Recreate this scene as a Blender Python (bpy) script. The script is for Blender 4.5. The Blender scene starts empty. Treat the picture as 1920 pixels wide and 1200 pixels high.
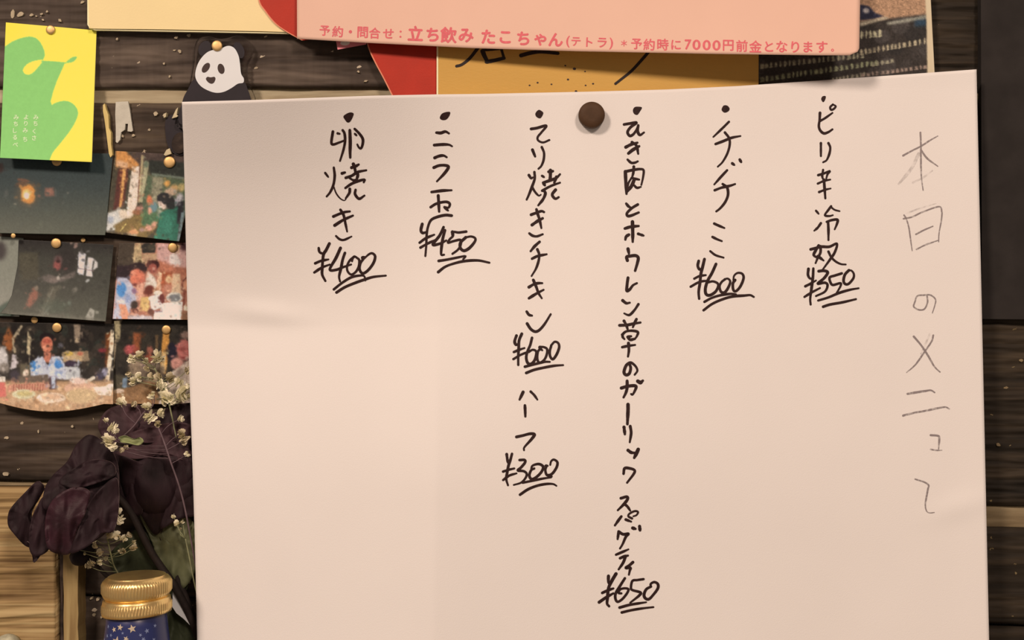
import bpy, math, random
import numpy as np
from mathutils import Vector

random.seed(7)
RNG = np.random.default_rng(7)
scene = bpy.context.scene
COL = scene.collection

# ---------------------------------------------------------------- camera, world, lamps, exposure
D, Z0, FPX = 0.5, 1.5, 2500.0            # camera 0.5 m from the wall boards; 0.2 mm of wall per photo pixel
cam_data = bpy.data.cameras.new('camera')
cam_data.sensor_width = 36.0
cam_data.lens = FPX / 1920.0 * 36.0
cam_data.clip_start = 0.01
cam_data.clip_end = 20
cam = bpy.data.objects.new('camera', cam_data)
cam.location = (0, -D, Z0)
cam.rotation_euler = (math.radians(90), 0, 0)
COL.objects.link(cam)
scene.camera = cam

world = bpy.data.worlds.new('world')
scene.world = world
world.use_nodes = True
bg = world.node_tree.nodes['Background']
bg.inputs['Color'].default_value = (1.0, 0.745, 0.60, 1)
bg.inputs['Strength'].default_value = 0.22


def lamp(name, loc, power, radius, color):
    l = bpy.data.lights.new(name, 'POINT')
    l.energy = power
    l.shadow_soft_size = radius
    l.color = color
    o = bpy.data.objects.new(name, l)
    o.location = loc
    COL.objects.link(o)
    return o


lamp('pendant_bulb', (-0.85, -1.35, 2.40), 78, 0.15, (1.0, 0.76, 0.62))
lamp('counter_bulb', (0.55, -1.60, 2.40), 58, 0.15, (1.0, 0.76, 0.63))

vs = scene.view_settings
vs.view_transform = 'Standard'
vs.look = 'None'
vs.exposure = 0.0
vs.gamma = 1.0
vs.use_curve_mapping = False

# ---------------------------------------------------------------- helpers
ILL = np.array([0.97, 0.746, 0.62])       # warm light on a white sheet in the photo; divides out of seen colours


def lin(c):
    c = np.asarray(c, float) / 255.0
    return np.where(c <= 0.04045, c / 12.92, ((c + 0.055) / 1.055) ** 2.4)


def alb(c):
    return np.clip(lin(c) / ILL, 0.0, 0.93)


def W(px, py, d):
    """photo pixel + distance in front of the wall boards -> world point"""
    px = np.asarray(px, float); py = np.asarray(py, float); d = np.asarray(d, float)
    k = (D - d) / FPX
    return np.stack(np.broadcast_arrays((px - 960) * k, -d, Z0 - (py - 600) * k), -1)


def wp(px, py, d):
    return Vector(W(px, py, d).tolist())


def props(o, label=None, cat=None, group=None, kind=None):
    if label: o['label'] = label
    if cat: o['category'] = cat
    if group: o['group'] = group
    if kind: o['kind'] = kind
    return o


def empty(name, loc, label, cat, group=None, kind=None):
    o = bpy.data.objects.new(name, None)
    o.empty_display_size = 0.01
    o.location = loc
    COL.objects.link(o)
    return props(o, label, cat, group, kind)


def wloc(o):
    p = Vector((0, 0, 0))
    while o:
        p = p + o.location
        o = o.parent
    return p


def mk(name, verts, faces, mat, parent=None, smooth=True, col=None, mats=None, midx=None):
    """one mesh object from world-space vertices"""
    v = np.asarray(verts, float).reshape(-1, 3)
    if parent is None:
        org = (v.min(0) + v.max(0)) / 2
    else:
        org = np.array(wloc(parent))
    me = bpy.data.meshes.new(name)
    me.from_pydata((v - org).tolist(), [], faces)
    for m in (mats or [mat]):
        me.materials.append(m)
    if midx is not None:
        me.polygons.foreach_set('material_index', np.asarray(midx, np.int32))
    if smooth:
        me.polygons.foreach_set('use_smooth', np.ones(len(me.polygons), bool))
    if col is not None:
        a = me.color_attributes.new('Col', 'FLOAT_COLOR', 'POINT')
        c4 = np.ones((len(v), 4), np.float32)
        c4[:, :3] = col
        a.data.foreach_set('color', c4.ravel())
    me.update()
    o = bpy.data.objects.new(name, me)
    if parent is None:
        o.location = org
    else:
        o.parent = parent
    COL.objects.link(o)
    return o


def grid_faces(nu, nv, off=0, flip=False):
    f = []
    for j in range(nv - 1):
        for i in range(nu - 1):
            a = off + j * nu + i
            q = (a, a + nu, a + nu + 1, a + 1)
            f.append(q[::-1] if flip else q)
    return f


def sheet(name, fpx, nu, nv, dfun, mat, parent=None, paint=None, thick=0.0002, back=(225, 205, 185)):
    """thin sheet with real thickness: fpx(s,t)->pixel, dfun(px,py,s,t)->front distance from wall"""
    s, t = np.meshgrid(np.linspace(0, 1, nu), np.linspace(0, 1, nv))
    px, py = fpx(s, t)
    d = dfun(px, py, s, t) + 0 * px
    front = W(px, py, d).reshape(-1, 3)
    n = nu * nv
    # the back only needs a coarse copy of the front where it is dense
    rim = list(range(nu)) + [j * nu + nu - 1 for j in range(1, nv)] + \
        [(nv - 1) * nu + i for i in range(nu - 2, -1, -1)] + [j * nu for j in range(nv - 2, 0, -1)]
    bk = front.copy()
    bk[:, 1] += thick
    verts = np.vstack([front, bk])
    faces = grid_faces(nu, nv) + grid_faces(nu, nv, n, True)
    m = len(rim)
    for i in range(m):
        a, b = rim[i], rim[(i + 1) % m]
        faces.append((a, b, b + n, a + n))
    col = None
    if paint is not None:
        c = paint.sample(px.ravel(), py.ravel())
        col = np.vstack([c, np.tile(alb(back), (n, 1))])
    return mk(name, verts, faces, mat, parent, True, col)


def quad(tl, tr, br, bl):
    def f(s, t):
        x = (1 - t) * ((1 - s) * tl[0] + s * tr[0]) + t * ((1 - s) * bl[0] + s * br[0])
        y = (1 - t) * ((1 - s) * tl[1] + s * tr[1]) + t * ((1 - s) * bl[1] + s * br[1])
        return x, y
    return f


def catmull(pts, step=1.2, closed=False):
    p = np.asarray(pts, float)
    if len(p) < 2:
        return p
    if closed:
        ext = np.vstack([p[-1], p, p[0], p[1]])
    else:
        ext = np.vstack([2 * p[0] - p[1], p, 2 * p[-1] - p[-2]])
    out = []
    for i in range(1, len(ext) - 2):
        a, b, c, e = ext[i - 1], ext[i], ext[i + 1], ext[i + 2]
        n = max(2, int(np.hypot(*(c - b)[:2]) / step))
        for k in range(n):
            u = k / n
            out.append(0.5 * ((2 * b) + (-a + c) * u + (2 * a - 5 * b + 4 * c - e) * u * u + (-a + 3 * b - 3 * c + e) * u ** 3))
    if not closed:
        out.append(p[-1])
    return np.array(out)


def lathe(profile, seg, rot=None, origin=(0, 0, 0), rfun=None):
    """profile [(r, h)], axis +Z local, optional rotation Matrix; returns verts, faces"""
    vs_, fs = [], []
    for i, (r, h) in enumerate(profile):
        for k in range(seg):
            a = 2 * math.pi * k / seg
            rr = r * (rfun(i, k) if rfun else 1)
            vs_.append(Vector((rr * math.cos(a), rr * math.sin(a), h)))
    n = len(profile)
    for i in range(n - 1):
        for k in range(seg):
            k2 = (k + 1) % seg
            fs.append((i * seg + k, i * seg + k2, (i + 1) * seg + k2, (i + 1) * seg + k))
    vs_.append(Vector((0, 0, profile[0][1]))); vs_.append(Vector((0, 0, profile[-1][1])))
    b, t = len(vs_) - 2, len(vs_) - 1
    for k in range(seg):
        k2 = (k + 1) % seg
        fs.append((b, k2, k))
        fs.append((t, (n - 1) * seg + k, (n - 1) * seg + k2))
    o = Vector(origin)
    vs_ = [(rot @ v if rot else v) + o for v in vs_]
    return [tuple(v) for v in vs_], fs


def tube(pts, radii, seg=7):
    """tapered tube through world points"""
    pts = [Vector(p) for p in pts]
    vs_, fs = [], []
    up = Vector((0, -1, 0.13)).normalized()
    for i, p in enumerate(pts):
        t = (pts[min(i + 1, len(pts) - 1)] - pts[max(i - 1, 0)])
        t = t.normalized() if t.length > 0 else Vector((0, 0, 1))
        a = t.cross(up)
        a = a.normalized() if a.length > 1e-6 else Vector((1, 0, 0))
        b = t.cross(a).normalized()
        r = radii[i] if hasattr(radii, '__len__') else radii
        for k in range(seg):
            an = 2 * math.pi * k / seg
            vs_.append(tuple(p + a * (r * math.cos(an)) + b * (r * math.sin(an))))
    for i in range(len(pts) - 1):
        for k in range(seg):
            k2 = (k + 1) % seg
            fs.append((i * seg + k, i * seg + k2, (i + 1) * seg + k2, (i + 1) * seg + k))
    fs.append(tuple(range(seg))[::-1])
    fs.append(tuple((len(pts) - 1) * seg + k for k in range(seg)))
    return vs_, fs


def slab(name, outline, dfront, dback, mat, parent=None, smooth=False):
    """plate of constant thickness from a pixel outline; depth may be a function of the pixel"""
    p = np.asarray(outline, float)
    df = dfront(p[:, 0], p[:, 1]) if callable(dfront) else dfront
    db = dback(p[:, 0], p[:, 1]) if callable(dback) else dback
    f = W(p[:, 0], p[:, 1], df)
    b = f.copy()
    b[:, 1] = -db if np.isscalar(db) else -np.asarray(db)
    n = len(p)
    area = 0.5 * np.sum(p[:, 0] * np.roll(p[:, 1], -1) - np.roll(p[:, 0], -1) * p[:, 1])
    fr = list(range(n)); bk = list(range(n, 2 * n))
    faces = [tuple(fr[::-1]) if area > 0 else tuple(fr), tuple(bk) if area > 0 else tuple(bk[::-1])]
    for i in range(n):
        j = (i + 1) % n
        q = (i, j, n + j, n + i)
        faces.append(q if area > 0 else q[::-1])
    return mk(name, np.vstack([f, b]), faces, mat, parent, smooth)


def ell_pts(cx, cy, rx, ry, rot=0, n=28):
    a = np.linspace(0, 2 * math.pi, n, endpoint=False)
    c, s = math.cos(math.radians(rot)), math.sin(math.radians(rot))
    x, y = rx * np.cos(a), ry * np.sin(a)
    return np.stack([cx + x * c - y * s, cy + x * s + y * c], -1)


def vnoise(x, y, seed=0):
    """smooth value noise on arrays"""
    g = np.random.default_rng(seed).random((256, 256))
    xi, yi = np.floor(x).astype(int), np.floor(y).astype(int)
    fx, fy = x - xi, y - yi
    fx, fy = fx * fx * (3 - 2 * fx), fy * fy * (3 - 2 * fy)
    a, b = g[yi % 256, xi % 256], g[yi % 256, (xi + 1) % 256]
    c, d = g[(yi + 1) % 256, xi % 256], g[(yi + 1) % 256, (xi + 1) % 256]
    return (a * (1 - fx) + b * fx) * (1 - fy) + (c * (1 - fx) + d * fx) * fy


def smooth01(x):
    x = np.clip(x, 0, 1)
    return x * x * (3 - 2 * x)


class Paint:
    gain = 1.0

    """flat print for snapshots and cards, painted as colours in photo-pixel coordinates"""
    def __init__(self, x0, y0, x1, y1, base, ss=2):
        self.x0, self.y0, self.ss = x0, y0, ss
        self.w, self.h = int((x1 - x0) * ss), int((y1 - y0) * ss)
        self.a = np.tile(np.array(base, float), (self.h, self.w, 1))
        self.X, self.Y = np.meshgrid(x0 + (np.arange(self.w) + .5) / ss, y0 + (np.arange(self.h) + .5) / ss)

    def _blur(self, m, r):
        k = int(round(r * self.ss))
        for _ in range(2):
            if k < 1: break
            for ax in (0, 1):
                c = np.cumsum(np.pad(m, [(k + 1, k) if i == ax else (0, 0) for i in (0, 1)], mode='edge'), axis=ax)
                n = 2 * k + 1
                m = (np.take(c, range(n, c.shape[ax]), ax) - np.take(c, range(0, c.shape[ax] - n), ax)) / n
        return m

    def put(self, m, col, soft=0.8, alpha=1.0, win=None):
        m = self._blur(m.astype(float), soft) * alpha
        w = win or (slice(None), slice(None))
        self.a[w] += (np.array(col, float) - self.a[w]) * m[..., None]

    def _win(self, x0, y0, x1, y1, soft):
        p = 3 * soft + 2
        i0, i1 = int((x0 - p - self.x0) * self.ss), int((x1 + p - self.x0) * self.ss) + 1
        j0, j1 = int((y0 - p - self.y0) * self.ss), int((y1 + p - self.y0) * self.ss) + 1
        i0, j0, i1, j1 = max(i0, 0), max(j0, 0), min(i1, self.w), min(j1, self.h)
        if i1 - i0 < 2 or j1 - j0 < 2: return None
        return slice(j0, j1), slice(i0, i1)

    def poly(self, pts, col, soft=0.8, alpha=1.0):
        xs, ys = [p[0] for p in pts], [p[1] for p in pts]
        w = self._win(min(xs), min(ys), max(xs), max(ys), soft)
        if w is None: return
        X, Y = self.X[w], self.Y[w]
        ins = np.zeros(X.shape, bool)
        n = len(pts)
        for i in range(n):
            (xa, ya), (xb, yb) = pts[i], pts[(i + 1) % n]
            if ya == yb: continue
            ins ^= ((ya > Y) != (yb > Y)) & (X < (xb - xa) * (Y - ya) / (yb - ya) + xa)
        self.put(ins, col, soft, alpha, w)

    def box(self, x0, y0, x1, y1, col, soft=0.8, alpha=1.0):
        self.poly([(x0, y0), (x1, y0), (x1, y1), (x0, y1)], col, soft, alpha)

    def ell(self, cx, cy, rx, ry, col, soft=0.8, rot=0, alpha=1.0):
        r = max(rx, ry)
        w = self._win(cx - r, cy - r, cx + r, cy + r, soft)
        if w is None: return
        c, s = math.cos(math.radians(rot)), math.sin(math.radians(rot))
        x, y = self.X[w] - cx, self.Y[w] - cy
        self.put(((x * c + y * s) / rx) ** 2 + ((-x * s + y * c) / ry) ** 2 < 1, col, soft, alpha, w)

    def line(self, pts, wd, col, soft=0.5, alpha=1.0):
        xs, ys = [p[0] for p in pts], [p[1] for p in pts]
        w = self._win(min(xs) - wd, min(ys) - wd, max(xs) + wd, max(ys) + wd, soft)
        if w is None: return
        X, Y = self.X[w], self.Y[w]
        m = np.zeros(X.shape, bool)
        for (xa, ya), (xb, yb) in zip(pts[:-1], pts[1:]):
            dx, dy = xb - xa, yb - ya
            t = np.clip(((X - xa) * dx + (Y - ya) * dy) / (dx * dx + dy * dy + 1e-9), 0, 1)
            m |= (X - xa - t * dx) ** 2 + (Y - ya - t * dy) ** 2 < (wd / 2) ** 2
        self.put(m, col, soft, alpha, w)

    def detail(self, n, r, seed, jit=6.0, amp=.3):
        """small picture detail: dabs that carry neighbouring colours across the edges"""
        rg = random.Random(seed)
        for _ in range(n):
            x, y = rg.uniform(self.x0 + 3, self.x0 + self.w / self.ss - 3), rg.uniform(self.y0 + 3, self.y0 + self.h / self.ss - 3)
            i = min(max(int((x + rg.gauss(0, jit) - self.x0) * self.ss), 0), self.w - 1)
            j = min(max(int((y + rg.gauss(0, jit) - self.y0) * self.ss), 0), self.h - 1)
            c = np.clip(self.a[j, i] * (1 + rg.uniform(-amp, amp)), 0, 255)
            q = r * rg.uniform(.5, 1.2)
            self.ell(x, y, q, q * rg.uniform(.35, .9), c, .8, rg.uniform(0, 180), .6)

    def grain(self, amp, sc=3.0, seed=1):
        n = (vnoise(self.X / sc, self.Y / sc, seed) + vnoise(self.X / sc * 2.3, self.Y / sc * 2.3, seed + 1)) - 1
        self.a *= (1 + amp * n)[..., None]

    def blotch(self, cols, x0, y0, x1, y1, n, r, seed):
        rg = random.Random(seed)
        for _ in range(n):
            c = rg.choice(cols)
            self.ell(rg.uniform(x0, x1), rg.uniform(y0, y1), rg.uniform(.5, 1) * r, rg.uniform(.35, .9) * r, c, 1.2, rg.uniform(0, 180), .75)

    def sample(self, px, py):
        i = np.clip(((px - self.x0) * self.ss).astype(int), 0, self.w - 1)
        j = np.clip(((py - self.y0) * self.ss).astype(int), 0, self.h - 1)
        return alb(np.clip(self.a[j, i], 0, 255)) * self.gain


# ---------------------------------------------------------------- materials
def mat_base(name):
    m = bpy.data.materials.new(name)
    m.use_nodes = True
    return m, m.node_tree.nodes, m.node_tree.links, m.node_tree.nodes['Principled BSDF']


def plain(name, c, rough=0.6, metal=0.0, var=0.0, vscale=200, bump=0.0, bscale=800, seen=True, spec=0.22, stretch=(1, 1, 1)):
    m, N, L, b = mat_base(name)
    c = alb(c) if seen else np.array(c)
    b.inputs['Base Color'].default_value = (*c, 1)
    b.inputs['Roughness'].default_value = rough
    b.inputs['Metallic'].default_value = metal
    b.inputs['Specular IOR Level'].default_value = spec
    tc = N.new('ShaderNodeTexCoord')
    mp = N.new('ShaderNodeMapping')
    mp.inputs['Scale'].default_value = stretch
    L.new(tc.outputs['Object'], mp.inputs['Vector'])
    if var:
        n = N.new('ShaderNodeTexNoise')
        n.inputs['Scale'].default_value = vscale
        n.inputs['Detail'].default_value = 5
        L.new(mp.outputs[0], n.inputs['Vector'])
        r = N.new('ShaderNodeValToRGB')
        r.color_ramp.elements[0].position = .3
        r.color_ramp.elements[1].position = .7
        r.color_ramp.elements[0].color = (*np.clip(c * (1 - var), 0, 1), 1)
        r.color_ramp.elements[1].color = (*np.clip(c * (1 + var), 0, .95), 1)
        L.new(n.outputs['Fac'], r.inputs['Fac'])
        L.new(r.outputs['Color'], b.inputs['Base Color'])
    if bump:
        n = N.new('ShaderNodeTexNoise')
        n.inputs['Scale'].default_value = bscale
        n.inputs['Detail'].default_value = 4
        L.new(mp.outputs[0], n.inputs['Vector'])
        bp = N.new('ShaderNodeBump')
        bp.inputs['Strength'].default_value = bump
        bp.inputs['Distance'].default_value = 0.0004
        L.new(n.outputs['Fac'], bp.inputs['Height'])
        L.new(bp.outputs[0], b.inputs['Normal'])
    return m


def printed(name, rough=0.4, spec=0.4):
    m, N, L, b = mat_base(name)
    a = N.new('ShaderNodeVertexColor')
    a.layer_name = 'Col'
    L.new(a.outputs['Color'], b.inputs['Base Color'])
    b.inputs['Roughness'].default_value = rough
    b.inputs['Specular IOR Level'].default_value = spec
    return m


def wood(name, dark, mid, light, fleck=None, fleck_amt=0.06, scale=(14, 60, 330), rough=0.65, bump=0.5, saw=0.0):
    m, N, L, b = mat_base(name)
    b.inputs['Roughness'].default_value = rough
    b.inputs['Specular IOR Level'].default_value = 0.12
    tc = N.new('ShaderNodeTexCoord')

    def mapped(sc):
        mp = N.new('ShaderNodeMapping')
        mp.inputs['Scale'].default_value = sc
        L.new(tc.outputs['Object'], mp.inputs['Vector'])
        return mp.outputs[0]

    def noise(vec, sc, det=6, dist=0.0):
        n = N.new('ShaderNodeTexNoise')
        n.inputs['Scale'].default_value = sc
        n.inputs['Detail'].default_value = det
        n.inputs['Distortion'].default_value = dist
        L.new(vec, n.inputs['Vector'])
        return n.outputs['Fac']

    def math_(op, x, y):
        n = N.new('ShaderNodeMath')
        n.operation = op
        for i, q in enumerate((x, y)):
            if isinstance(q, (int, float)): n.inputs[i].default_value = q
            else: L.new(q, n.inputs[i])
        return n.outputs[0]

    g = noise(mapped(scale), 1.0, 8, 0.6)
    bl = noise(mapped((1, 1, 1)), 22, 4)
    sw = noise(mapped((420, 30, 24)), 1.0, 3)
    f = math_('ADD', math_('MULTIPLY', g, 0.62), math_('MULTIPLY', bl, 0.38))
    if saw:
        f = math_('ADD', f, math_('MULTIPLY', math_('SUBTRACT', sw, 0.5), saw))
    r = N.new('ShaderNodeValToRGB')
    e = r.color_ramp.elements
    e[0].position, e[0].color = .36, (*alb(dark), 1)
    e[1].position, e[1].color = .66, (*alb(light), 1)
    q = e.new(.5); q.color = (*alb(mid), 1)
    L.new(f, r.inputs['Fac'])
    out = r.outputs['Color']
    if fleck is not None:
        v = N.new('ShaderNodeTexVoronoi')
        v.voronoi_dimensions = '2D'
        v.inputs['Scale'].default_value = 110
        v.inputs['Randomness'].default_value = 1
        wob = noise(mapped((1, 1, 1)), 900, 3)
        vm = N.new('ShaderNodeVectorMath'); vm.operation = 'ADD'
        vs2 = N.new('ShaderNodeVectorMath'); vs2.operation = 'SCALE'
        vs2.inputs['Scale'].default_value = 0.003
        cmb = N.new('ShaderNodeCombineXYZ')
        for i in range(3): L.new(wob, cmb.inputs[i])
        L.new(cmb.outputs[0], vs2.inputs[0])
        L.new(mapped((1, 1, 1.3)), vm.inputs[0]); L.new(vs2.outputs[0], vm.inputs[1])
        sx = N.new('ShaderNodeSeparateXYZ'); cx = N.new('ShaderNodeCombineXYZ')
        L.new(vm.outputs[0], sx.inputs[0]); L.new(sx.outputs[0], cx.inputs[0]); L.new(sx.outputs[2], cx.inputs[1])
        L.new(cx.outputs[0], v.inputs['Vector'])
        bw = N.new('ShaderNodeSeparateColor')
        L.new(v.outputs['Color'], bw.inputs[0])
        size = math_('MULTIPLY', math_('SUBTRACT', bw.outputs[0], 0.62), fleck_amt * 4)
        msk = math_('LESS_THAN', v.outputs['Distance'], size)
        mx = N.new('ShaderNodeMix'); mx.data_type = 'RGBA'
        L.new(msk, mx.inputs['Factor'])
        L.new(out, mx.inputs['A'])
        mx.inputs['B'].default_value = (*alb(fleck), 1)
        out = mx.outputs['Result']
    L.new(out, b.inputs['Base Color'])
    bp = N.new('ShaderNodeBump')
    bp.inputs['Strength'].default_value = bump
    bp.inputs['Distance'].default_value = 0.0012
    L.new(f, bp.inputs['Height'])
    L.new(bp.outputs[0], b.inputs['Normal'])
    return m


M = {}
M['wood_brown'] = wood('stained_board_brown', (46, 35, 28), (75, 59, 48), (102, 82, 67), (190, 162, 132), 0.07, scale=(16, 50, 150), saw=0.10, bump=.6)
M['wood_dark'] = wood('board_dark', (28, 22, 16), (48, 37, 27), (70, 54, 39), (118, 94, 62), 0.05, scale=(14, 60, 240), bump=.6)  # right-hand boards, in darker tones than the left-hand ones
M['wood_umber'] = wood('stained_board_umber', (40, 30, 22), (70, 54, 42), (96, 76, 58), (180, 150, 118), 0.05, scale=(14, 60, 200), saw=.06, bump=.6)
M['batten'] = wood('pale_batten', (120, 96, 70), (160, 133, 100), (190, 164, 128), None, 0, scale=(30, 80, 300), bump=.4)
M['batten_dim'] = wood('aged_batten', (92, 70, 46), (124, 98, 68), (150, 122, 88), None, 0, scale=(30, 80, 300), bump=.4)
M['timber'] = wood('pale_timber', (80, 52, 28), (158, 120, 76), (194, 158, 108), None, 0, scale=(7, 60, 420), bump=1.0)
M['timber_edge'] = wood('pale_timber_edge', (128, 94, 56), (158, 124, 78), (182, 150, 98), None, 0, scale=(260, 60, 30), bump=.3)
M['dark_panel'] = plain('dark_panel', (44, 36, 31), 0.85, 0, .2, 90, .25, 300)
M['paper'] = plain('white_paper', (230, 205, 187), 0.85, 0, .012, 30, .15, 2500, spec=.2)
M['ink'] = plain('marker_ink', (46, 26, 22), 0.6, 0, .3, 900, spec=.15)
M['pink'] = plain('pink_paper', (224, 169, 140), 0.6, 0, .015, 60, .08, 2000, spec=.3)
M['red_ink'] = plain('red_print', (214, 92, 92), 0.6, 0, .1, 900, spec=.3)
M['red'] = plain('red_paper', (176, 40, 20), 0.55, 0, .12, 60, .1, 1500, spec=.3)
M['red_edge'] = plain('cut_paper_edge', (222, 130, 95), 0.7)
M['amber'] = plain('amber_paper', (206, 148, 66), 0.5, 0, .09, 25, .12, 1500, spec=.35, stretch=(.4, 1, 1))
M['brush_ink'] = plain('brush_ink', (42, 30, 26), 0.5)
M['cream'] = plain('cream_board', (238, 200, 140), 0.6, 0, .03, 40, .12, 1600, spec=.3)
M['cream_edge'] = plain('board_edge', (245, 222, 165), 0.7, 0, .05, 200)
M['print'] = printed('photo_print', .4, .15)
M['print_matt'] = printed('matt_print', .65, .15)
M['brass'] = plain('brass', (0.64, 0.45, 0.20), .5, .85, .12, 400, seen=False)
M['gold'] = plain('gold_cap', (0.95, 0.68, 0.30), .33, .92, .10, 300, .12, 1200, seen=False)
M['brown_pin'] = plain('brown_pin', (74, 47, 28), .6, 0, .12, 300, .15, 900)
M['steel'] = plain('steel', (.6, .58, .55), .3, 1, seen=False)
M['white_print'] = plain('white_print', (222, 206, 194), .5, 0, .02, 100)
M['black_print'] = plain('black_print', (38, 30, 32), .5, 0, .1, 200)
M['brown_print'] = plain('brown_print', (62, 44, 38), .5, 0, .1, 300)
M['petal'] = plain('dried_petal', (34, 16, 19), .7, 0, .5, 130, .7, 420, stretch=(1, 1, .4), spec=.3)
M['petal_top'] = plain('faded_petal', (62, 37, 38), .7, 0, .35, 130, .7, 420, spec=.3)
M['petal_red'] = plain('crimson_petal', (46, 16, 23), .6, 0, .5, 130, .6, 420, spec=.4)
M['petal_edge_highlight'] = plain('petal_edge_highlight', (112, 84, 78), .7, 0, .3, 300)  # paler colour on the rim faces paints the highlights that petal edges catch
M['bud'] = plain('dried_bud', (26, 17, 18), .7, 0, .3, 200, .4, 600)
M['leaf'] = plain('dried_leaf', (98, 92, 62), .55, 0, .4, 90, .5, 260)
M['leaf_dark'] = plain('dark_leaf', (56, 56, 36), .6, 0, .4, 90, .5, 260)
M['leaf_light'] = plain('light_leaf', (138, 132, 84), .6, 0, .2, 200)
M['stem_dark'] = plain('dark_stem', (44, 33, 28), .7, 0, .3, 200, .4, 500)
M['stem_pale'] = plain('pale_stem', (136, 126, 88), .7, 0, .2, 300)
M['stem_mauve'] = plain('mauve_stem', (104, 78, 76), .7, 0, .2, 300)
M['blossom'] = plain('dried_blossom', (240, 209, 170), .75, 0, .10, 900, seen=True)
M['blossom_old'] = plain('aged_blossom', (200, 170, 130), .8, 0, .3, 700)
M['sepal'] = plain('blossom_heart', (172, 148, 100), .8, 0, .2, 700)
M['sleeve'] = plain('blue_sleeve', (34, 40, 80), .35, 0, .15, 60, spec=.6)
M['star'] = plain('star_print', (190, 160, 130), .45, 0, .2, 900)
M['star_dim'] = plain('star_print_dim', (118, 118, 140), .45, 0, .2, 900)
M['scrap'] = plain('torn_paper', (196, 176, 152), .8, 0, .1, 250, .4, 900)
M['splinter'] = plain('pale_splinter', (214, 176, 108), .75, 0, .15, 200, .3, 600, stretch=(4, 1, .5))
M['knot'] = wood('knot_wood', (34, 26, 22), (56, 42, 34), (84, 64, 50), None, 0, scale=(200, 50, 200))
M['knot_pale'] = plain('knot_chip', (196, 168, 128), .8, 0, .1, 300)
M['paint_chip'] = plain('paint_chip', (176, 148, 116), .8, 0, .25, 400)
M['pink_scrap'] = plain('pink_scrap', (232, 128, 128), .6, 0, .06, 200)
M['dot'] = plain('cream_dot', (250, 226, 196), .6)
M['pale_knob'] = plain('pale_knob', (188, 168, 134), .5, 0, .35, 260, .4, 500)

# pencil: graphite that leaves part of the paper grain bare
m, N, L, b = mat_base('pencil')
b.inputs['Base Color'].default_value = (*alb((138, 116, 108)), 1)
b.inputs['Roughness'].default_value = .6
tc = N.new('ShaderNodeTexCoord')
nz = N.new('ShaderNodeTexNoise'); nz.inputs['Scale'].default_value = 900; nz.inputs['Detail'].default_value = 3
L.new(tc.outputs['Object'], nz.inputs['Vector'])
rp = N.new('ShaderNodeValToRGB')
rp.color_ramp.elements[0].position = .35; rp.color_ramp.elements[0].color = (.35, .35, .35, 1)
rp.color_ramp.elements[1].position = .6; rp.color_ramp.elements[1].color = (1, 1, 1, 1)
L.new(nz.outputs['Fac'], rp.inputs['Fac'])
L.new(rp.outputs['Color'], b.inputs['Alpha'])
M['pencil'] = m
m, N, L, b = mat_base('pencil_smudge')
b.inputs['Base Color'].default_value = (*alb((170, 148, 136)), 1)
b.inputs['Roughness'].default_value = .7
tc = N.new('ShaderNodeTexCoord')
nz = N.new('ShaderNodeTexNoise'); nz.inputs['Scale'].default_value = 500; nz.inputs['Detail'].default_value = 3
L.new(tc.outputs['Object'], nz.inputs['Vector'])
rp = N.new('ShaderNodeValToRGB')
rp.color_ramp.elements[0].position = .4; rp.color_ramp.elements[0].color = (.05, .05, .05, 1)
rp.color_ramp.elements[1].position = .7; rp.color_ramp.elements[1].color = (.38, .38, .38, 1)
L.new(nz.outputs['Fac'], rp.inputs['Fac'])
L.new(rp.outputs['Color'], b.inputs['Alpha'])
M['smudge'] = m
# clear acrylic
m, N, L, b = mat_base('clear_acrylic')
b.inputs['Base Color'].default_value = (.97, .96, .95, 1)
b.inputs['Roughness'].default_value = .04
b.inputs['IOR'].default_value = 1.3
b.inputs['Transmission Weight'].default_value = 1.0
M['acrylic'] = m

# ---------------------------------------------------------------- the wall of boards
wall = empty('wall_back', W(960, 600, -0.02), 'dark stained board wall behind the notices', 'wall', kind='structure')


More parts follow.
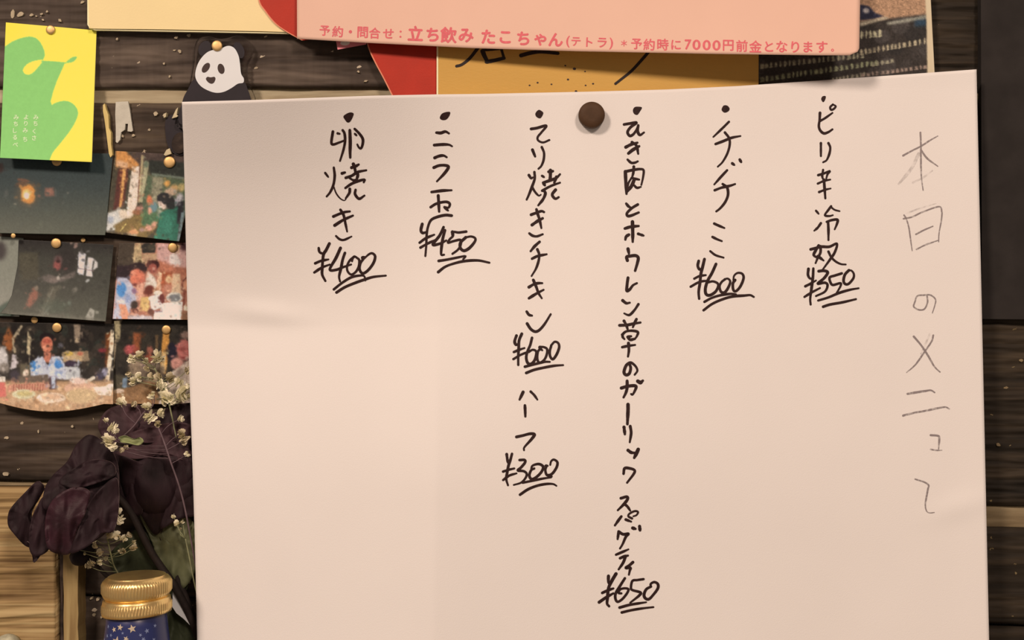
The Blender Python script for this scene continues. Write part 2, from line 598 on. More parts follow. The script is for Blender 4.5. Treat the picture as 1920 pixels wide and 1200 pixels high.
def plank(name, x0, x1, ya, yb, mat, d=0.0, thick=0.014, amp=0.0006, seed=0, step=(5, 3.0), gx=60.0, gy=5.0, parent=wall):
    """board with relief of its own; ya, yb = (left pixel row at x=0, right pixel row at x=1920)"""
    nu = int((x1 - x0) / step[0]) + 2
    nv = int((yb[0] - ya[0]) / step[1]) + 2
    s, t = np.meshgrid(np.linspace(0, 1, nu), np.linspace(0, 1, nv))
    px = x0 + s * (x1 - x0)
    top = ya[0] + (ya[1] - ya[0]) * px / 1920
    bot = yb[0] + (yb[1] - yb[0]) * px / 1920
    wav = 2.2 * (vnoise(px / 55, t * 0 + 3.3, seed + 7) - .5)
    py = top + t * (bot - top) + wav * (2 * np.abs(t - .5))
    n = vnoise(px / gx + 40, py / gy + 30, seed + 1) * .6 + vnoise(px / (gx * .4) + 9, py / (gy * .5) + 5, seed + 2) * .3 + vnoise(px / 90, py / 60, seed + 3) * .5
    rel = (n - .7) * amp * 2
    edge = np.minimum(t, 1 - t) * (yb[0] - ya[0])
    rel -= .0014 * np.exp(-(edge / 4.0) ** 2)
    F = W(px, py, 0 * px).reshape(-1, 3)
    F[:, 1] = -(d + rel).ravel()
    # the four back corners close the board
    nF = len(F)
    bx = [0, nu - 1, nF - 1, nF - nu]
    B = F[bx].copy(); B[:, 1] = -(d - thick)
    faces = grid_faces(nu, nv)
    v = np.vstack([F, B])
    faces.append((nF, nF + 1, nF + 2, nF + 3))
    faces.append(tuple(range(nu)) + (nF + 1, nF))
    faces.append(tuple(nF - nu + i for i in range(nu))[::-1] + (nF + 3, nF + 2))
    faces.append(tuple(j * nu for j in range(nv))[::-1] + (nF, nF + 3))
    faces.append(tuple(j * nu + nu - 1 for j in range(nv)) + (nF + 2, nF + 1))
    return mk(name, v, faces, mat, parent)


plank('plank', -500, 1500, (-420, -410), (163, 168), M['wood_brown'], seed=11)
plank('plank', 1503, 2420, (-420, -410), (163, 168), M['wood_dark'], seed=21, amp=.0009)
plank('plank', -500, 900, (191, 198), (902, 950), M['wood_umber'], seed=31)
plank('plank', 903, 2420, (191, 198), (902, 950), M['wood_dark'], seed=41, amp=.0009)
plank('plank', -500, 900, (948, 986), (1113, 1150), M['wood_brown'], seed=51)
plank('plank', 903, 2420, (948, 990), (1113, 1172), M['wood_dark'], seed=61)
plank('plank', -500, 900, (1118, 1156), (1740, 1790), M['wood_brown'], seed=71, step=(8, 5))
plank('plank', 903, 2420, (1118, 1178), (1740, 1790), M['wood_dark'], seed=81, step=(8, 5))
plank('batten', -500, 2420, (155, 160), (200, 206), M['batten'], d=-.0028, thick=.01, amp=.0003, seed=91, step=(10, 4))
plank('batten', -500, 2420, (892, 942), (960, 1000), M['batten_dim'], d=-.0024, thick=.01, amp=.0003, seed=95, step=(10, 4))
# the plank with the photographs carries a knot hole ringed by pale chips
knot = slab('knot_hole', catmull([(312, 222), (330, 214), (350, 222), (354, 262), (346, 288), (330, 290), (316, 276), (310, 248)], 3, True), .0016, -.004, M['black_print'], wall)
slab('knot', ell_pts(337, 268, 15, 20, 10), .0024, -.002, M['knot'], wall)
for pts in ([(322, 222), (330, 205), (334, 201), (331, 215), (336, 218)], [(306, 214), (312, 211), (311, 219), (307, 221)],
            [(312, 281), (318, 278), (321, 288), (310, 292), (307, 290)]):
    slab('wood_chip', pts, .0026, -.001, M['knot_pale'], wall)

for k, (cx, cy, ra, rb, ro) in enumerate([(24, 26, 4, 11, 5), (38, 27, 8, 5, -30), (59, 28, 5, 3, -10), (68, 30, 3, 2, 0), (78, 26, 3.5, 2, -30), (112, 38, 4, 3, 20), (80, 37, 3, 2, 0), (155, 4, 5, 3, -20), (88, 22, 2, 3, 30), (219, 73, 3, 3, 0), (354, 66, 5, 3, -25),
                                            (330, 70, 4, 3, -10), (337, 96, 4, 4, 20), (327, 94, 3, 2, 0), (318, 143, 2.5, 3, 10), (307, 119, 2, 3, 0), (250, 254, 4, 3, -20), (230, 255, 3, 3, 0), (280, 243, 3, 3, -20), (292, 213, 5, 5, 0), (480, 128, 5, 2.5, -10),
                                            (498, 68, 4, 2, -20), (686, 152, 5, 2, -10), (672, 134, 3, 2, 0), (72, 809, 2.5, 4, 5), (135, 799, 3, 3, 30), (12, 821, 6, 3, -10), (10, 889, 7, 4, 5), (176, 1153, 4, 4, 20), (190, 1157, 3, 3, 0), (171, 1122, 3, 3, 0), (183, 1124, 3, 4, 0), (1872, 834, 5, 4, 10), (1886, 727, 5, 3, 0), (1915, 676, 5, 3, 0)]):
    e_ = ell_pts(cx, cy, ra * .8, rb * .8, ro, 9)
    e_ = e_ + np.array([[random.uniform(-.8, .8), random.uniform(-.8, .8)] for _ in range(9)])
    slab('paint_chip', e_, .0007, -.001, M['paint_chip' if cx < 1700 else 'batten_dim'], wall)

# shelf under the photograph's lower edge: carries the bottle and the flower stems
LEDGE = Z0 - 0.2e-3 * 1120
mk('shelf_board', [(x, y, z) for z in (LEDGE - .02, LEDGE) for y in (-.09, .0) for x in (-.3, .3)],
   [(0, 1, 3, 2)[::-1], (4, 5, 7, 6), (0, 1, 5, 4), (2, 3, 7, 6)[::-1], (0, 2, 6, 4)[::-1], (1, 3, 7, 5)], M['timber'], smooth=False)
props(COL.objects[-1], 'narrow timber shelf board under the blue bottle', 'shelf', kind='structure')

# pale sawn timber at the lower left, with its upright edge strip
timber = empty('pale_timber_block', W(60, 1200, 0), 'pale tan sawn timber with coarse level grain beside the gold-capped bottle', 'timber')


def timber_face():
    x0, x1, y0, y1 = -160, 118, 910, 1710
    nu, nv = 60, 420
    s, t = np.meshgrid(np.linspace(0, 1, nu), np.linspace(0, 1, nv) ** 1.35)
    px, py = x0 + s * (x1 - x0), y0 + t * (y1 - y0)
    wob = 10 * np.sin(px / 70) + 7 * vnoise(px / 60, py / 90, 5)
    q = (py + wob) / 11.5
    ridge = vnoise(px / 260 + 3, q, 8)
    fine = vnoise(px / 90, (py + wob) / 3.2, 9)
    d = .0075 + .0013 * ridge + .0004 * fine - .004 * np.exp(-((py - y0) / 14.0) ** 2)
    F = W(px, py, 0 * px).reshape(-1, 3)
    F[:, 1] = -d.ravel()
    nF = len(F)
    B = F[[0, nu - 1, nF - 1, nF - nu]].copy(); B[:, 1] = -.0002
    f = grid_faces(nu, nv)
    f += [(nF, nF + 1, nF + 2, nF + 3), tuple(range(nu)) + (nF + 1, nF), tuple(nF - nu + i for i in range(nu))[::-1] + (nF + 3, nF + 2),
          tuple(j * nu for j in range(nv))[::-1] + (nF, nF + 3), tuple(j * nu + nu - 1 for j in range(nv)) + (nF + 2, nF + 1)]
    mk('board', np.vstack([F, B]), f, M['timber'], timber)


timber_face()
for nm, xa, xb, mt, dd in (('groove', 113, 119, M['knot'], .0066), ('edge_strip', 119, 147, M['timber_edge'], .0092)):
    ys = np.linspace(1010, 1710, 60)
    L_ = [(xa + 1.5 * (vnoise(np.array([y / 40]), np.array([2.0]), 3)[0] - .5), y) for y in ys]
    R_ = [(xb + 3 * (vnoise(np.array([y / 25]), np.array([7.0]), 4)[0] - .5), y) for y in ys]
    slab(nm, L_ + R_[::-1], dd, 0.0002, mt, timber)

dpan = slab('dark_panel', [(1838, -420), (2420, -420), (2420, 603), (1841, 598)], .0042, .0006, M['dark_panel'])
props(dpan, 'plain blackish panel fixed to the boards beside the white menu sheet', 'panel')

# torn remnants on the boards
o = slab('torn_paper_scrap', [(217, 191), (240, 190), (243, 205), (246, 225), (249, 245), (246, 247), (239, 246), (240, 232), (235, 232), (234, 243), (227, 248), (225, 262), (220, 268), (217, 266), (217, 240), (216, 215)], .0012, .0, M['scrap'])
props(o, 'torn whitish paper remnant stuck to the brown board', 'paper scrap')
o = slab('wood_splinter', [(193, 197), (196, 194), (199, 205), (203, 215), (204, 240), (208, 248), (208, 270), (211, 290), (207, 295), (204, 288), (200, 255), (196, 225), (193, 208)], .0022, .0, M['splinter'])
props(o, 'thin pale yellow splinter lying on the board beside the yellow card', 'splinter')

# ---------------------------------------------------------------- snapshots
def curl(base, bottom, extra=None):
    def f(px, py, s, t):
        d = base + bottom * t ** 2.2
        if extra is not None: d = d + extra(s, t)
        return d
    return f


# P1: dark teal room with a glowing lamp
P = Paint(-20, 275, 230, 455, (62, 71, 68))
P.put(smooth01((P.Y - 330) / 110), (86, 88, 72), 0)
P.ell(40, 345, 12, 5, (110, 80, 60), 1.5, -15); P.ell(44, 338, 12, 3, (120, 84, 66), 1, 10)
P.ell(52, 363, 22, 24, (120, 92, 66), 6, 0, .5)
P.poly([(40, 352), (54, 345), (66, 352), (64, 378), (55, 383), (40, 376)], (232, 150, 74), 2)
P.ell(50, 364, 8, 9, (255, 214, 130), 2.5); P.ell(50, 367, 5, 6, (255, 246, 214), 1.5)
P.box(84, 352, 102, 368, (140, 98, 82), 1.5); P.box(88, 355, 98, 364, (164, 112, 92), 1.5)
P.box(103, 354, 106, 369, (92, 92, 84), 1); P.ell(-1, 316, 8, 9, (58, 44, 40), 2)
P.ell(28, 383, 3, 2, (140, 130, 110), 1); P.ell(127, 362, 2, 2, (110, 108, 96), 1); P.ell(12, 362, 3, 6, (92, 92, 84), 2)
P.detail(250, 5, 3, 8, 0.1); P.grain(.09, 2.6, 3); P.gain = 0.72
snap = [sheet('snapshot', quad((-14, 284), (212, 288), (197, 441), (-14, 437)), 226, 155, curl(.0014, .0030), M['print'], None, P)]
props(snap[-1], 'snapshot of a dark teal room with one glowing orange lamp', 'photograph', 'snapshots tacked to the boards')

# P2: person in a green jacket beside wooden shelves
P = Paint(190, 275, 365, 460, (74, 66, 50))
P.box(245, 275, 365, 312, (82, 64, 56), 3); P.poly([(276, 300), (360, 306), (360, 334), (282, 326)], (46, 47, 40), 1.5)
P.poly([(284, 324), (345, 332), (345, 337), (284, 329)], (112, 116, 98), 1)
P.poly([(276, 328), (350, 338), (350, 410), (262, 415)], (88, 98, 72), 1.5)
P.poly([(217, 275), (236, 283), (262, 309), (252, 318), (217, 313)], (214, 142, 78), 1.5)
P.poly([(218, 300), (240, 304), (240, 316), (218, 312)], (226, 172, 128), 2)
P.poly([(222, 316), (242, 316), (232, 385), (212, 395)], (92, 46, 38), 1.5)
P.poly([(230, 316), (237, 316), (228, 388), (223, 390)], (222, 158, 92), 1)
P.poly([(248, 312), (262, 312), (258, 378), (249, 410), (237, 410), (240, 370)], (243, 214, 188), 1.2)
P.poly([(262, 312), (266, 312), (262, 375), (258, 378)], (124, 62, 50), .8)
P.poly([(265, 290), (270, 292), (263, 380), (259, 380)], (186, 160, 118), 1)
P.poly([(271, 302), (279, 304), (276, 330), (267, 380), (262, 378)], (186, 172, 132), 1)
P.ell(274, 308, 5, 7, (112, 116, 92), 1.5)
P.poly([(286, 331), (306, 333), (304, 366), (296, 385), (282, 380)], (148, 136, 108), 1.5)
P.ell(313, 344, 6, 6, (244, 172, 92), 2); P.ell(327, 352, 8, 6, (220, 170, 110), 2); P.ell(340, 352, 6, 8, (222, 186, 118), 2)
P.ell(320, 360, 12, 7, (226, 184, 150), 2); P.ell(337, 371, 7, 9, (216, 200, 196), 2); P.ell(330, 380, 6, 8, (190, 176, 176), 2)
P.poly([(200, 400), (226, 392), (236, 405), (215, 432), (196, 434)], (216, 204, 190), 2)
P.ell(207, 412, 6, 7, (172, 172, 178), 2); P.ell(232, 402, 8, 9, (238, 208, 178), 2)
P.poly([(214, 422), (255, 402), (292, 400), (296, 425), (275, 446), (216, 444)], (134, 106, 60), 2)
P.poly([(270, 396), (300, 388), (306, 410), (280, 425), (264, 422)], (84, 112, 76), 2)
P.ell(288, 388, 8, 10, (110, 134, 134), 2); P.ell(300, 400, 5, 9, (160, 156, 130), 2)
P.ell(258, 398, 10, 5, (158, 100, 66), 1.5); P.ell(262, 390, 7, 4, (190, 130, 110), 1.5)
P.ell(280, 375, 5, 10, (218, 122, 82), 1.5); P.ell(281, 396, 4, 7, (226, 160, 130), 1.5)
P.poly([(300, 400), (322, 388), (336, 386), (338, 410), (332, 452), (288, 447), (296, 425)], (52, 116, 92), 1.2)
P.ell(316, 422, 8, 20, (70, 138, 112), 5, 0, .6); P.poly([(333, 380), (345, 376), (344, 410), (332, 420)], (36, 34, 40), 1.5)
P.ell(311, 375, 17, 13, (44, 42, 42), 1.2, 20); P.ell(320, 386, 8, 7, (40, 44, 42), 1.2)
P.poly([(296, 377), (302, 378), (314, 389), (307, 393), (298, 387)], (244, 208, 184), 1.2)
P.ell(250, 436, 9, 6, (224, 156, 108), 1.5); P.ell(279, 428, 7, 6, (228, 162, 134), 1.5); P.ell(289, 421, 5, 6, (226, 160, 130), 1.5); P.ell(266, 431, 5, 4, (180, 140, 126), 1.5)
P.line([(226, 433), (236, 420)], 2, (214, 186, 110)); P.box(226, 438, 233, 455, (196, 172, 122), 1); P.box(243, 440, 256, 455, (150, 136, 112), 1.5)
P.poly([(340, 398), (346, 398), (338, 452), (332, 452)], (134, 148, 146), 1)
P.box(196, 437, 240, 455, (40, 30, 26), 2, .8)
P.detail(900, 3, 3, 4, 0.3); P.grain(.12, 2.6, 5); P.gain = 0.86
snap.append(sheet('snapshot', quad((216, 283), (372, 292), (336, 453), (196, 436)), 158, 168, curl(.0010, .0026), M['print'], None, P))
props(snap[-1], 'snapshot of a dark-haired person in a green jacket by wooden posts', 'photograph', 'snapshots tacked to the boards')

# grey curled sheet showing at the frame's left edge under the window snapshot
P = Paint(-30, 435, 60, 600, (134, 128, 112))
P.put(smooth01((P.Y - 500) / 90), (150, 140, 124), 0); P.ell(0, 470, 12, 18, (74, 64, 60), 4); P.poly([(-10, 580), (22, 560), (26, 600), (-10, 600)], (92, 96, 82), 2); P.grain(.06, 3, 8)
g = sheet('photo_back', quad((-20, 442), (44, 446), (36, 594), (-20, 592)), 40, 60, curl(.0006, .0008), M['print'], None, P)
props(g, 'greyish sheet showing its edge from under the window snapshot', 'photograph')

# P3: dim room with a bright barred window
P = Paint(-10, 440, 225, 610, (76, 72, 62))
P.put(smooth01(1 - (P.Y - 448) / 45), (52, 45, 42), 0, .8); P.put(smooth01((P.Y - 520) / 80), (88, 86, 70), 0, .8)
P.box(36, 474, 72, 525, (88, 80, 64), 2); P.ell(125, 490, 22, 26, (58, 50, 46), 6, 0, .8)
P.poly([(148, 472), (161, 476), (157, 516), (145, 511)], (240, 224, 220), .8)
P.poly([(165, 482), (175, 484), (172, 508), (174, 520), (161, 517)], (240, 222, 214), .8)
P.poly([(178, 487), (183, 492), (183, 501), (174, 507)], (228, 212, 200), .8)
P.line([(146, 503), (176, 508)], 1.2, (150, 120, 116)); P.ell(165, 460, 0.1, .1, (0, 0, 0))
P.ell(142, 460, 4, 6, (158, 126, 112), 1.2, 30); P.ell(134, 456, 3, 3, (150, 124, 110), 1.2)
P.ell(109, 488, 8, 9, (112, 84, 78), 2); P.ell(107, 498, 7, 9, (158, 88, 80), 1.8); P.ell(109, 490, 4, 3, (70, 44, 42), 1.2)
P.poly([(72, 522), (90, 514), (112, 520), (142, 508), (140, 518), (118, 528), (90, 530)], (116, 102, 92), 1.5)
P.poly([(106, 520), (110, 516), (113, 524), (107, 526)], (206, 186, 168), .8); P.ell(100, 526, 8, 5, (140, 120, 108), 2)
P.poly([(95, 535), (112, 540), (90, 590), (72, 592)], (102, 94, 78), 2.5); P.line([(100, 540), (78, 590)], 2, (136, 126, 108), 1); P.line([(92, 576), (80, 592)], 4, (138, 132, 116), 1.5)
P.poly([(48, 572), (62, 538), (72, 548), (70, 560), (56, 577)], (158, 102, 82), 1.8); P.ell(68, 540, 4, 5, (146, 124, 104), 1.5)
P.ell(140, 544, 6, 4, (124, 114, 100), 1.5, -40); P.ell(100, 575, 30, 12, (82, 92, 74), 5, 0, .5); P.ell(130, 568, 3, 5, (112, 116, 100), 1.5)
P.poly([(169, 577), (178, 582), (175, 602), (158, 599)], (176, 166, 148), 1.2)
P.poly([(20, 586), (130, 590), (200, 600), (200, 606), (20, 594)], (118, 110, 94), 2, .7)
P.detail(500, 4, 3, 6, 0.18); P.grain(.09, 2.6, 11); P.gain = 0.76


def p3(s, t):
    xl = np.interp(t, [0, .35, .75, .9, 1], [35, 33, 22, 12, 0])
    x = xl + s * ((213 - 15 * t) - xl)
    y = (449 + 10 * s) * (1 - t) + t * (588 + 15 * s)
    return x, y


snap.append(sheet('snapshot', p3, 200, 150, curl(.0016, .0034), M['print'], None, P))
props(snap[-1], 'snapshot of a dim room with a bright white barred window', 'photograph', 'snapshots tacked to the boards')

# P4: crowded table, man in a white and blue shirt
P = Paint(205, 445, 380, 610, (178, 112, 88))
P.box(205, 445, 254, 520, (78, 64, 52), 1.5); P.poly([(205, 498), (245, 498), (245, 525), (205, 525)], (50, 36, 38), 1.5)
P.poly([(253, 455), (266, 455), (266, 497), (250, 498), (250, 480)], (200, 166, 122), 1.2); P.box(254, 484, 271, 497, (214, 182, 136), 1); P.ell(262, 491, 4, 4, (92, 74, 54), 1)
P.poly([(264, 455), (292, 455), (291, 474), (267, 475)], (54, 48, 42), 1.2); P.ell(284, 464, 8, 6, (78, 68, 54), 2)
P.box(268, 475, 297, 495, (194, 152, 116), 1.5)
P.poly([(294, 455), (350, 458), (356, 505), (316, 500), (294, 486)], (216, 164, 150), 2); P.poly([(318, 478), (330, 474), (340, 492), (336, 502), (318, 500)], (238, 212, 198), 1.5)
P.ell(326, 465, 6, 7, (196, 148, 62), 1.5); P.ell(333, 464, 4, 6, (226, 184, 120), 1.5); P.box(338, 440, 365, 470, (70, 40, 40), 3)
P.poly([(296, 488), (330, 500), (356, 505), (352, 540), (300, 530)], (186, 112, 84), 3); P.poly([(300, 508), (325, 512), (318, 545), (303, 545)], (166, 84, 54), 2)
P.ell(258, 503, 18, 11, (54, 38, 38), 1.2); P.ell(257, 519, 14, 15, (228, 126, 96), 1.5); P.ell(250, 512, 5, 5, (238, 150, 118), 2); P.ell(266, 528, 4, 6, (200, 100, 80), 2); P.ell(251, 534, 7, 3, (120, 58, 52), 1.5)
P.poly([(220, 520), (238, 521), (252, 540), (258, 562), (244, 580), (238, 604), (211, 600)], (194, 186, 196), 1.5)
P.ell(228, 543, 9, 14, (84, 138, 190), 1.5); P.ell(240, 560, 5, 9, (150, 158, 186), 2); P.ell(252, 545, 5, 6, (150, 110, 130), 1.5); P.ell(226, 565, 8, 4, (232, 220, 216), 1.5)
P.poly([(222, 570), (235, 570), (243, 592), (238, 602), (229, 600)], (232, 154, 118), 1.2)
P.poly([(256, 535), (270, 528), (268, 560), (256, 570)], (232, 168, 138), 1.5); P.ell(252, 572, 7, 8, (56, 40, 32), 1.5)
P.poly([(243, 590), (262, 572), (266, 578), (250, 598)], (224, 160, 130), 1.2)
P.ell(287, 497, 12, 9, (70, 34, 32), 1.2); P.ell(286, 503, 8, 9, (166, 88, 74), 1.2); P.ell(288, 504, 3, 3, (200, 140, 120), 1)
P.poly([(277, 508), (290, 520), (300, 545), (284, 552), (270, 545)], (238, 216, 192), 1.5); P.poly([(297, 508), (304, 512), (300, 545), (293, 545)], (238, 186, 148), 1.2)
P.ell(280, 544, 10, 9, (112, 50, 38), 1.5, -30); P.ell(292, 545, 6, 6, (176, 120, 84), 1.5)
P.poly([(324, 512), (338, 514), (339, 552), (320, 552)], (230, 188, 148), 1.5); P.ell(316, 524, 6, 7, (236, 196, 146), 1.5); P.ell(314, 540, 8, 8, (196, 130, 104), 2)
P.ell(350, 530, 8, 14, (220, 146, 110), 1.5); P.line([(342, 545), (342, 528), (350, 520)], 2.5, (92, 40, 34), .8); P.line([(346, 545), (344, 575)], 4, (128, 58, 42), 1)
P.poly([(280, 556), (300, 550), (306, 575), (284, 584)], (238, 226, 214), 1.2); P.ell(304, 560, 5, 9, (110, 50, 44), 1.2, -10); P.ell(296, 549, 8, 4, (240, 218, 190), 1)
P.poly([(264, 558), (281, 556), (278, 584), (262, 583)], (224, 178, 112), 1.2)
P.poly([(306, 568), (343, 566), (339, 602), (288, 602), (288, 588), (300, 584)], (248, 240, 224), 1)
P.ell(327, 558, 15, 10, (222, 206, 186), 1); P.ell(327, 559, 11, 7, (126, 120, 116), 1); P.poly([(344, 575), (358, 560), (358, 584), (344, 582)], (244, 220, 186), 1.2)
P.ell(254, 583, 6, 5, (110, 56, 46), 1.2); P.ell(283, 585, 6, 6, (112, 66, 52), 1.2); P.box(240, 592, 286, 602, (204, 186, 182), 1.5); P.line([(290, 584), (304, 584)], 2, (140, 110, 120), .8)
P.box(340, 584, 365, 605, (140, 92, 60), 2)
P.detail(800, 3, 3, 4, 0.28); P.grain(.10, 2.4, 14); P.gain = 0.88
snap.append(sheet('snapshot', quad((223, 456), (372, 455), (372, 600), (211, 598)), 160, 146, curl(.0015, .0030), M['print'], None, P))
props(snap[-1], 'snapshot of people crowded round a table of white plates', 'photograph', 'snapshots tacked to the boards')

# P5: cook behind a counter of dishes
P = Paint(-20, 595, 230, 780, (42, 36, 31))
P.blotch([(58, 48, 40), (34, 28, 26), (70, 58, 48), (48, 50, 42)], -10, 605, 200, 700, 60, 12, 4)
P.poly([(5, 640), (16, 612), (28, 640), (20, 660), (12, 655)], (150, 86, 48), 2); P.line([(40, 612), (24, 636), (28, 660)], 5, (176, 152, 120), 1.2)
P.poly([(52, 618), (58, 632), (57, 666), (50, 664)], (204, 178, 138), 1); P.line([(55, 664), (55, 684)], 2, (150, 130, 106), .8)
P.poly([(-12, 650), (7, 650), (15, 668), (15, 690), (-12, 695)], (206, 190, 180), 2); P.poly([(23, 664), (31, 666), (31, 690), (20, 690)], (206, 186, 180), 1.2)
P.ell(8, 690, 10, 10, (140, 124, 110), 3); P.ell(28, 705, 10, 12, (66, 56, 60), 2); P.poly([(36, 682), (56, 682), (58, 708), (40, 712)], (104, 90, 70), 2)
P.poly([(138, 608), (150, 608), (150, 642), (140, 643)], (150, 126, 104), 1.2); P.ell(145, 638, 4, 4, (196, 166, 132), 1.2); P.ell(113, 648, 6, 5, (92, 84, 86), 1.5)
P.poly([(198, 625), (210, 622), (206, 690), (197, 690)], (122, 66, 34), 2); P.poly([(208, 618), (217, 620), (212, 660), (203, 728), (196, 726)], (240, 214, 180), 1)
P.ell(192, 657, 8, 4, (130, 48, 52), 1.5); P.ell(196, 698, 6, 8, (150, 140, 154), 1.5); P.ell(186, 706, 8, 8, (66, 58, 74), 2)
P.poly([(116, 660), (166, 658), (167, 677), (118, 679)], (150, 124, 96), 1.2); P.poly([(116, 662), (156, 660), (154, 677), (120, 679)], (200, 164, 122), 1.5); P.ell(129, 663, 8, 4, (200, 160, 72), 1.5); P.ell(150, 663, 6, 4, (190, 110, 84), 1.5)
P.ell(133, 682, 12, 6, (62, 48, 62), 1.5); P.poly([(122, 688), (150, 688), (151, 712), (122, 712)], (200, 192, 186), 1.2); P.line([(147, 676), (146, 692)], 3, (186, 182, 184), .8)
P.ell(88, 633, 14, 9, (34, 24, 24), 1.2); P.ell(88, 646, 11, 15, (210, 122, 92), 1.2); P.ell(88, 640, 8, 4, (176, 82, 66), 1.8); P.ell(84, 652, 5, 4, (228, 150, 118), 1.5); P.box(82, 660, 96, 680, (196, 118, 92), 1.5)
P.poly([(56, 684), (70, 670), (80, 668), (90, 690), (97, 668), (112, 668), (121, 682), (124, 712), (58, 708)], (204, 198, 206), 1.2)
P.ell(62, 686, 6, 10, (78, 134, 190), 1.2); P.ell(109, 683, 7, 8, (82, 134, 190), 1.2); P.ell(108, 700, 8, 4, (150, 160, 186), 2); P.line([(80, 672), (90, 692), (97, 672)], 2.5, (164, 160, 172), 1); P.ell(98, 700, 4, 14, (224, 214, 214), 2)
P.box(-12, 714, 220, 775, (196, 150, 110), 3); P.blotch([(226, 186, 144), (170, 122, 84), (214, 170, 130)], 0, 722, 212, 765, 60, 7, 6)
P.ell(48, 700, 5, 8, (244, 208, 182), 1.5, 20); P.poly([(36, 706), (90, 702), (92, 716), (34, 718)], (112, 92, 76), 1.5); P.box(92, 706, 106, 730, (84, 60, 62), 1.5); P.poly([(96, 706), (105, 706), (103, 728), (97, 728)], (196, 196, 206), 1)
P.poly([(14, 722), (90, 716), (90, 731), (14, 734)], (206, 140, 112), 1)
for k in range(12): P.line([(26 + k * 5, 721), (25 + k * 5, 732)], 1.6, (166, 96, 76), .5)
P.ell(45, 739, 22, 9, (224, 206, 164), 1.2); P.ell(46, 738, 15, 5, (206, 180, 120), 1.5); P.ell(95, 746, 27, 10, (238, 204, 174), 1); P.ell(95, 744, 20, 6, (226, 178, 140), 2)
P.ell(152, 728, 32, 12, (224, 172, 140), 1.5); P.ell(152, 742, 30, 14, (212, 174, 128), 2); P.ell(146, 714, 16, 6, (240, 200, 178), 1.5); P.line([(162, 716), (176, 708)], 6, (228, 206, 180), 1)
P.poly([(174, 726), (198, 724), (206, 718), (214, 720), (208, 742), (184, 740)], (248, 226, 200), 1)
P.poly([(-12, 716), (9, 716), (12, 744), (-12, 746)], (218, 112, 98), 1.5); P.box(-12, 706, 10, 716, (246, 226, 204), 1)
P.detail(1100, 3.2, 3, 4.5, 0.3); P.grain(.10, 2.4, 17); P.gain = 0.88


def p5(s, t):
    yb = 752 + 17 * np.sin(np.pi * np.clip(s * 1.08, 0, 1)) ** 1.0 + 6 * s
    x = -14 + s * (228 - 2 * t)
    return x, (604 + 3 * s) * (1 - t) + t * yb


snap.append(sheet('snapshot', p5, 220, 160, curl(.0018, .0040), M['print'], None, P))
props(snap[-1], 'snapshot of a cook in a white and blue shirt behind dishes', 'photograph', 'snapshots tacked to the boards')

# P6: diners by an orange post
P = Paint(205, 590, 390, 770, (50, 43, 36))
P.box(214, 600, 370, 622, (44, 38, 32), 3); P.blotch([(60, 52, 42), (40, 34, 30)], 215, 605, 340, 720, 25, 10, 9)
P.poly([(212, 600), (227, 600), (225, 636), (216, 636)], (172, 150, 112), 1.2); P.poly([(212, 640), (218, 636), (214, 690), (210, 690)], (224, 190, 150), 1)
P.poly([(250, 624), (264, 624), (262, 662), (250, 662)], (148, 82, 50), 1.8); P.poly([(291, 628), (297, 628), (296, 655), (291, 655)], (100, 76, 52), 1.2)
P.poly([(306, 618), (318, 620), (317, 650), (311, 702), (300, 700), (303, 650)], (200, 136, 66), 1.2); P.poly([(304, 660), (311, 660), (309, 700), (301, 698)], (226, 186, 130), 1.5)
P.ell(242, 656, 9, 9, (186, 88, 84), 1.8); P.ell(255, 656, 5, 8, (150, 74, 56), 1.5); P.ell(281, 656, 6, 8, (158, 92, 74), 1.5); P.ell(280, 672, 9, 9, (140, 70, 50), 2); P.ell(266, 684, 9, 6, (52, 32, 48), 1.5)
P.ell(254, 690, 12, 18, (170, 140, 112), 4); P.ell(285, 700, 24, 20, (150, 124, 102), 5); P.poly([(214, 702), (240, 706), (240, 735), (212, 735)], (82, 72, 56), 2)
P.poly([(230, 709), (239, 709), (238, 727), (229, 726)], (128, 140, 152), 1); P.poly([(205, 736), (290, 712), (305, 770), (205, 770)], (160, 116, 78), 2); P.blotch([(180, 138, 98), (140, 98, 62)], 235, 718, 290, 755, 20, 6, 3)
P.ell(223, 733, 10, 4.5, (224, 190, 162), 1)
P.ell(322, 660, 10, 18, (36, 30, 40), 2); P.ell(345, 656, 14, 20, (196, 112, 100), 2); P.ell(340, 655, 9, 4, (158, 78, 70), 2); P.ell(350, 628, 12, 7, (150, 116, 100), 2); P.ell(341, 671, 7, 2, (138, 60, 56), 1.2)
P.ell(332, 682, 12, 12, (206, 140, 122), 2); P.poly([(306, 735), (322, 698), (352, 676), (380, 670), (380, 760), (300, 760)], (226, 194, 170), 1.5)
P.poly([(298, 745), (312, 730), (330, 745), (325, 760), (298, 760)], (228, 198, 176), 1.2); P.line([(353, 680), (350, 720)], 1.6, (170, 140, 118), 1); P.ell(335, 750, 7, 4, (190, 124, 92), 2)
P.detail(800, 3.2, 3, 4.5, 0.3); P.grain(.12, 2.4, 19); P.gain = 0.88
snap.append(sheet('snapshot', quad((214, 602), (376, 600), (374, 758), (212, 757)), 160, 158, curl(.0012, .0022), M['print'], None, P))
props(snap[-1], 'snapshot of diners beside an orange post, partly hidden by white blossom', 'photograph', 'snapshots tacked to the boards')


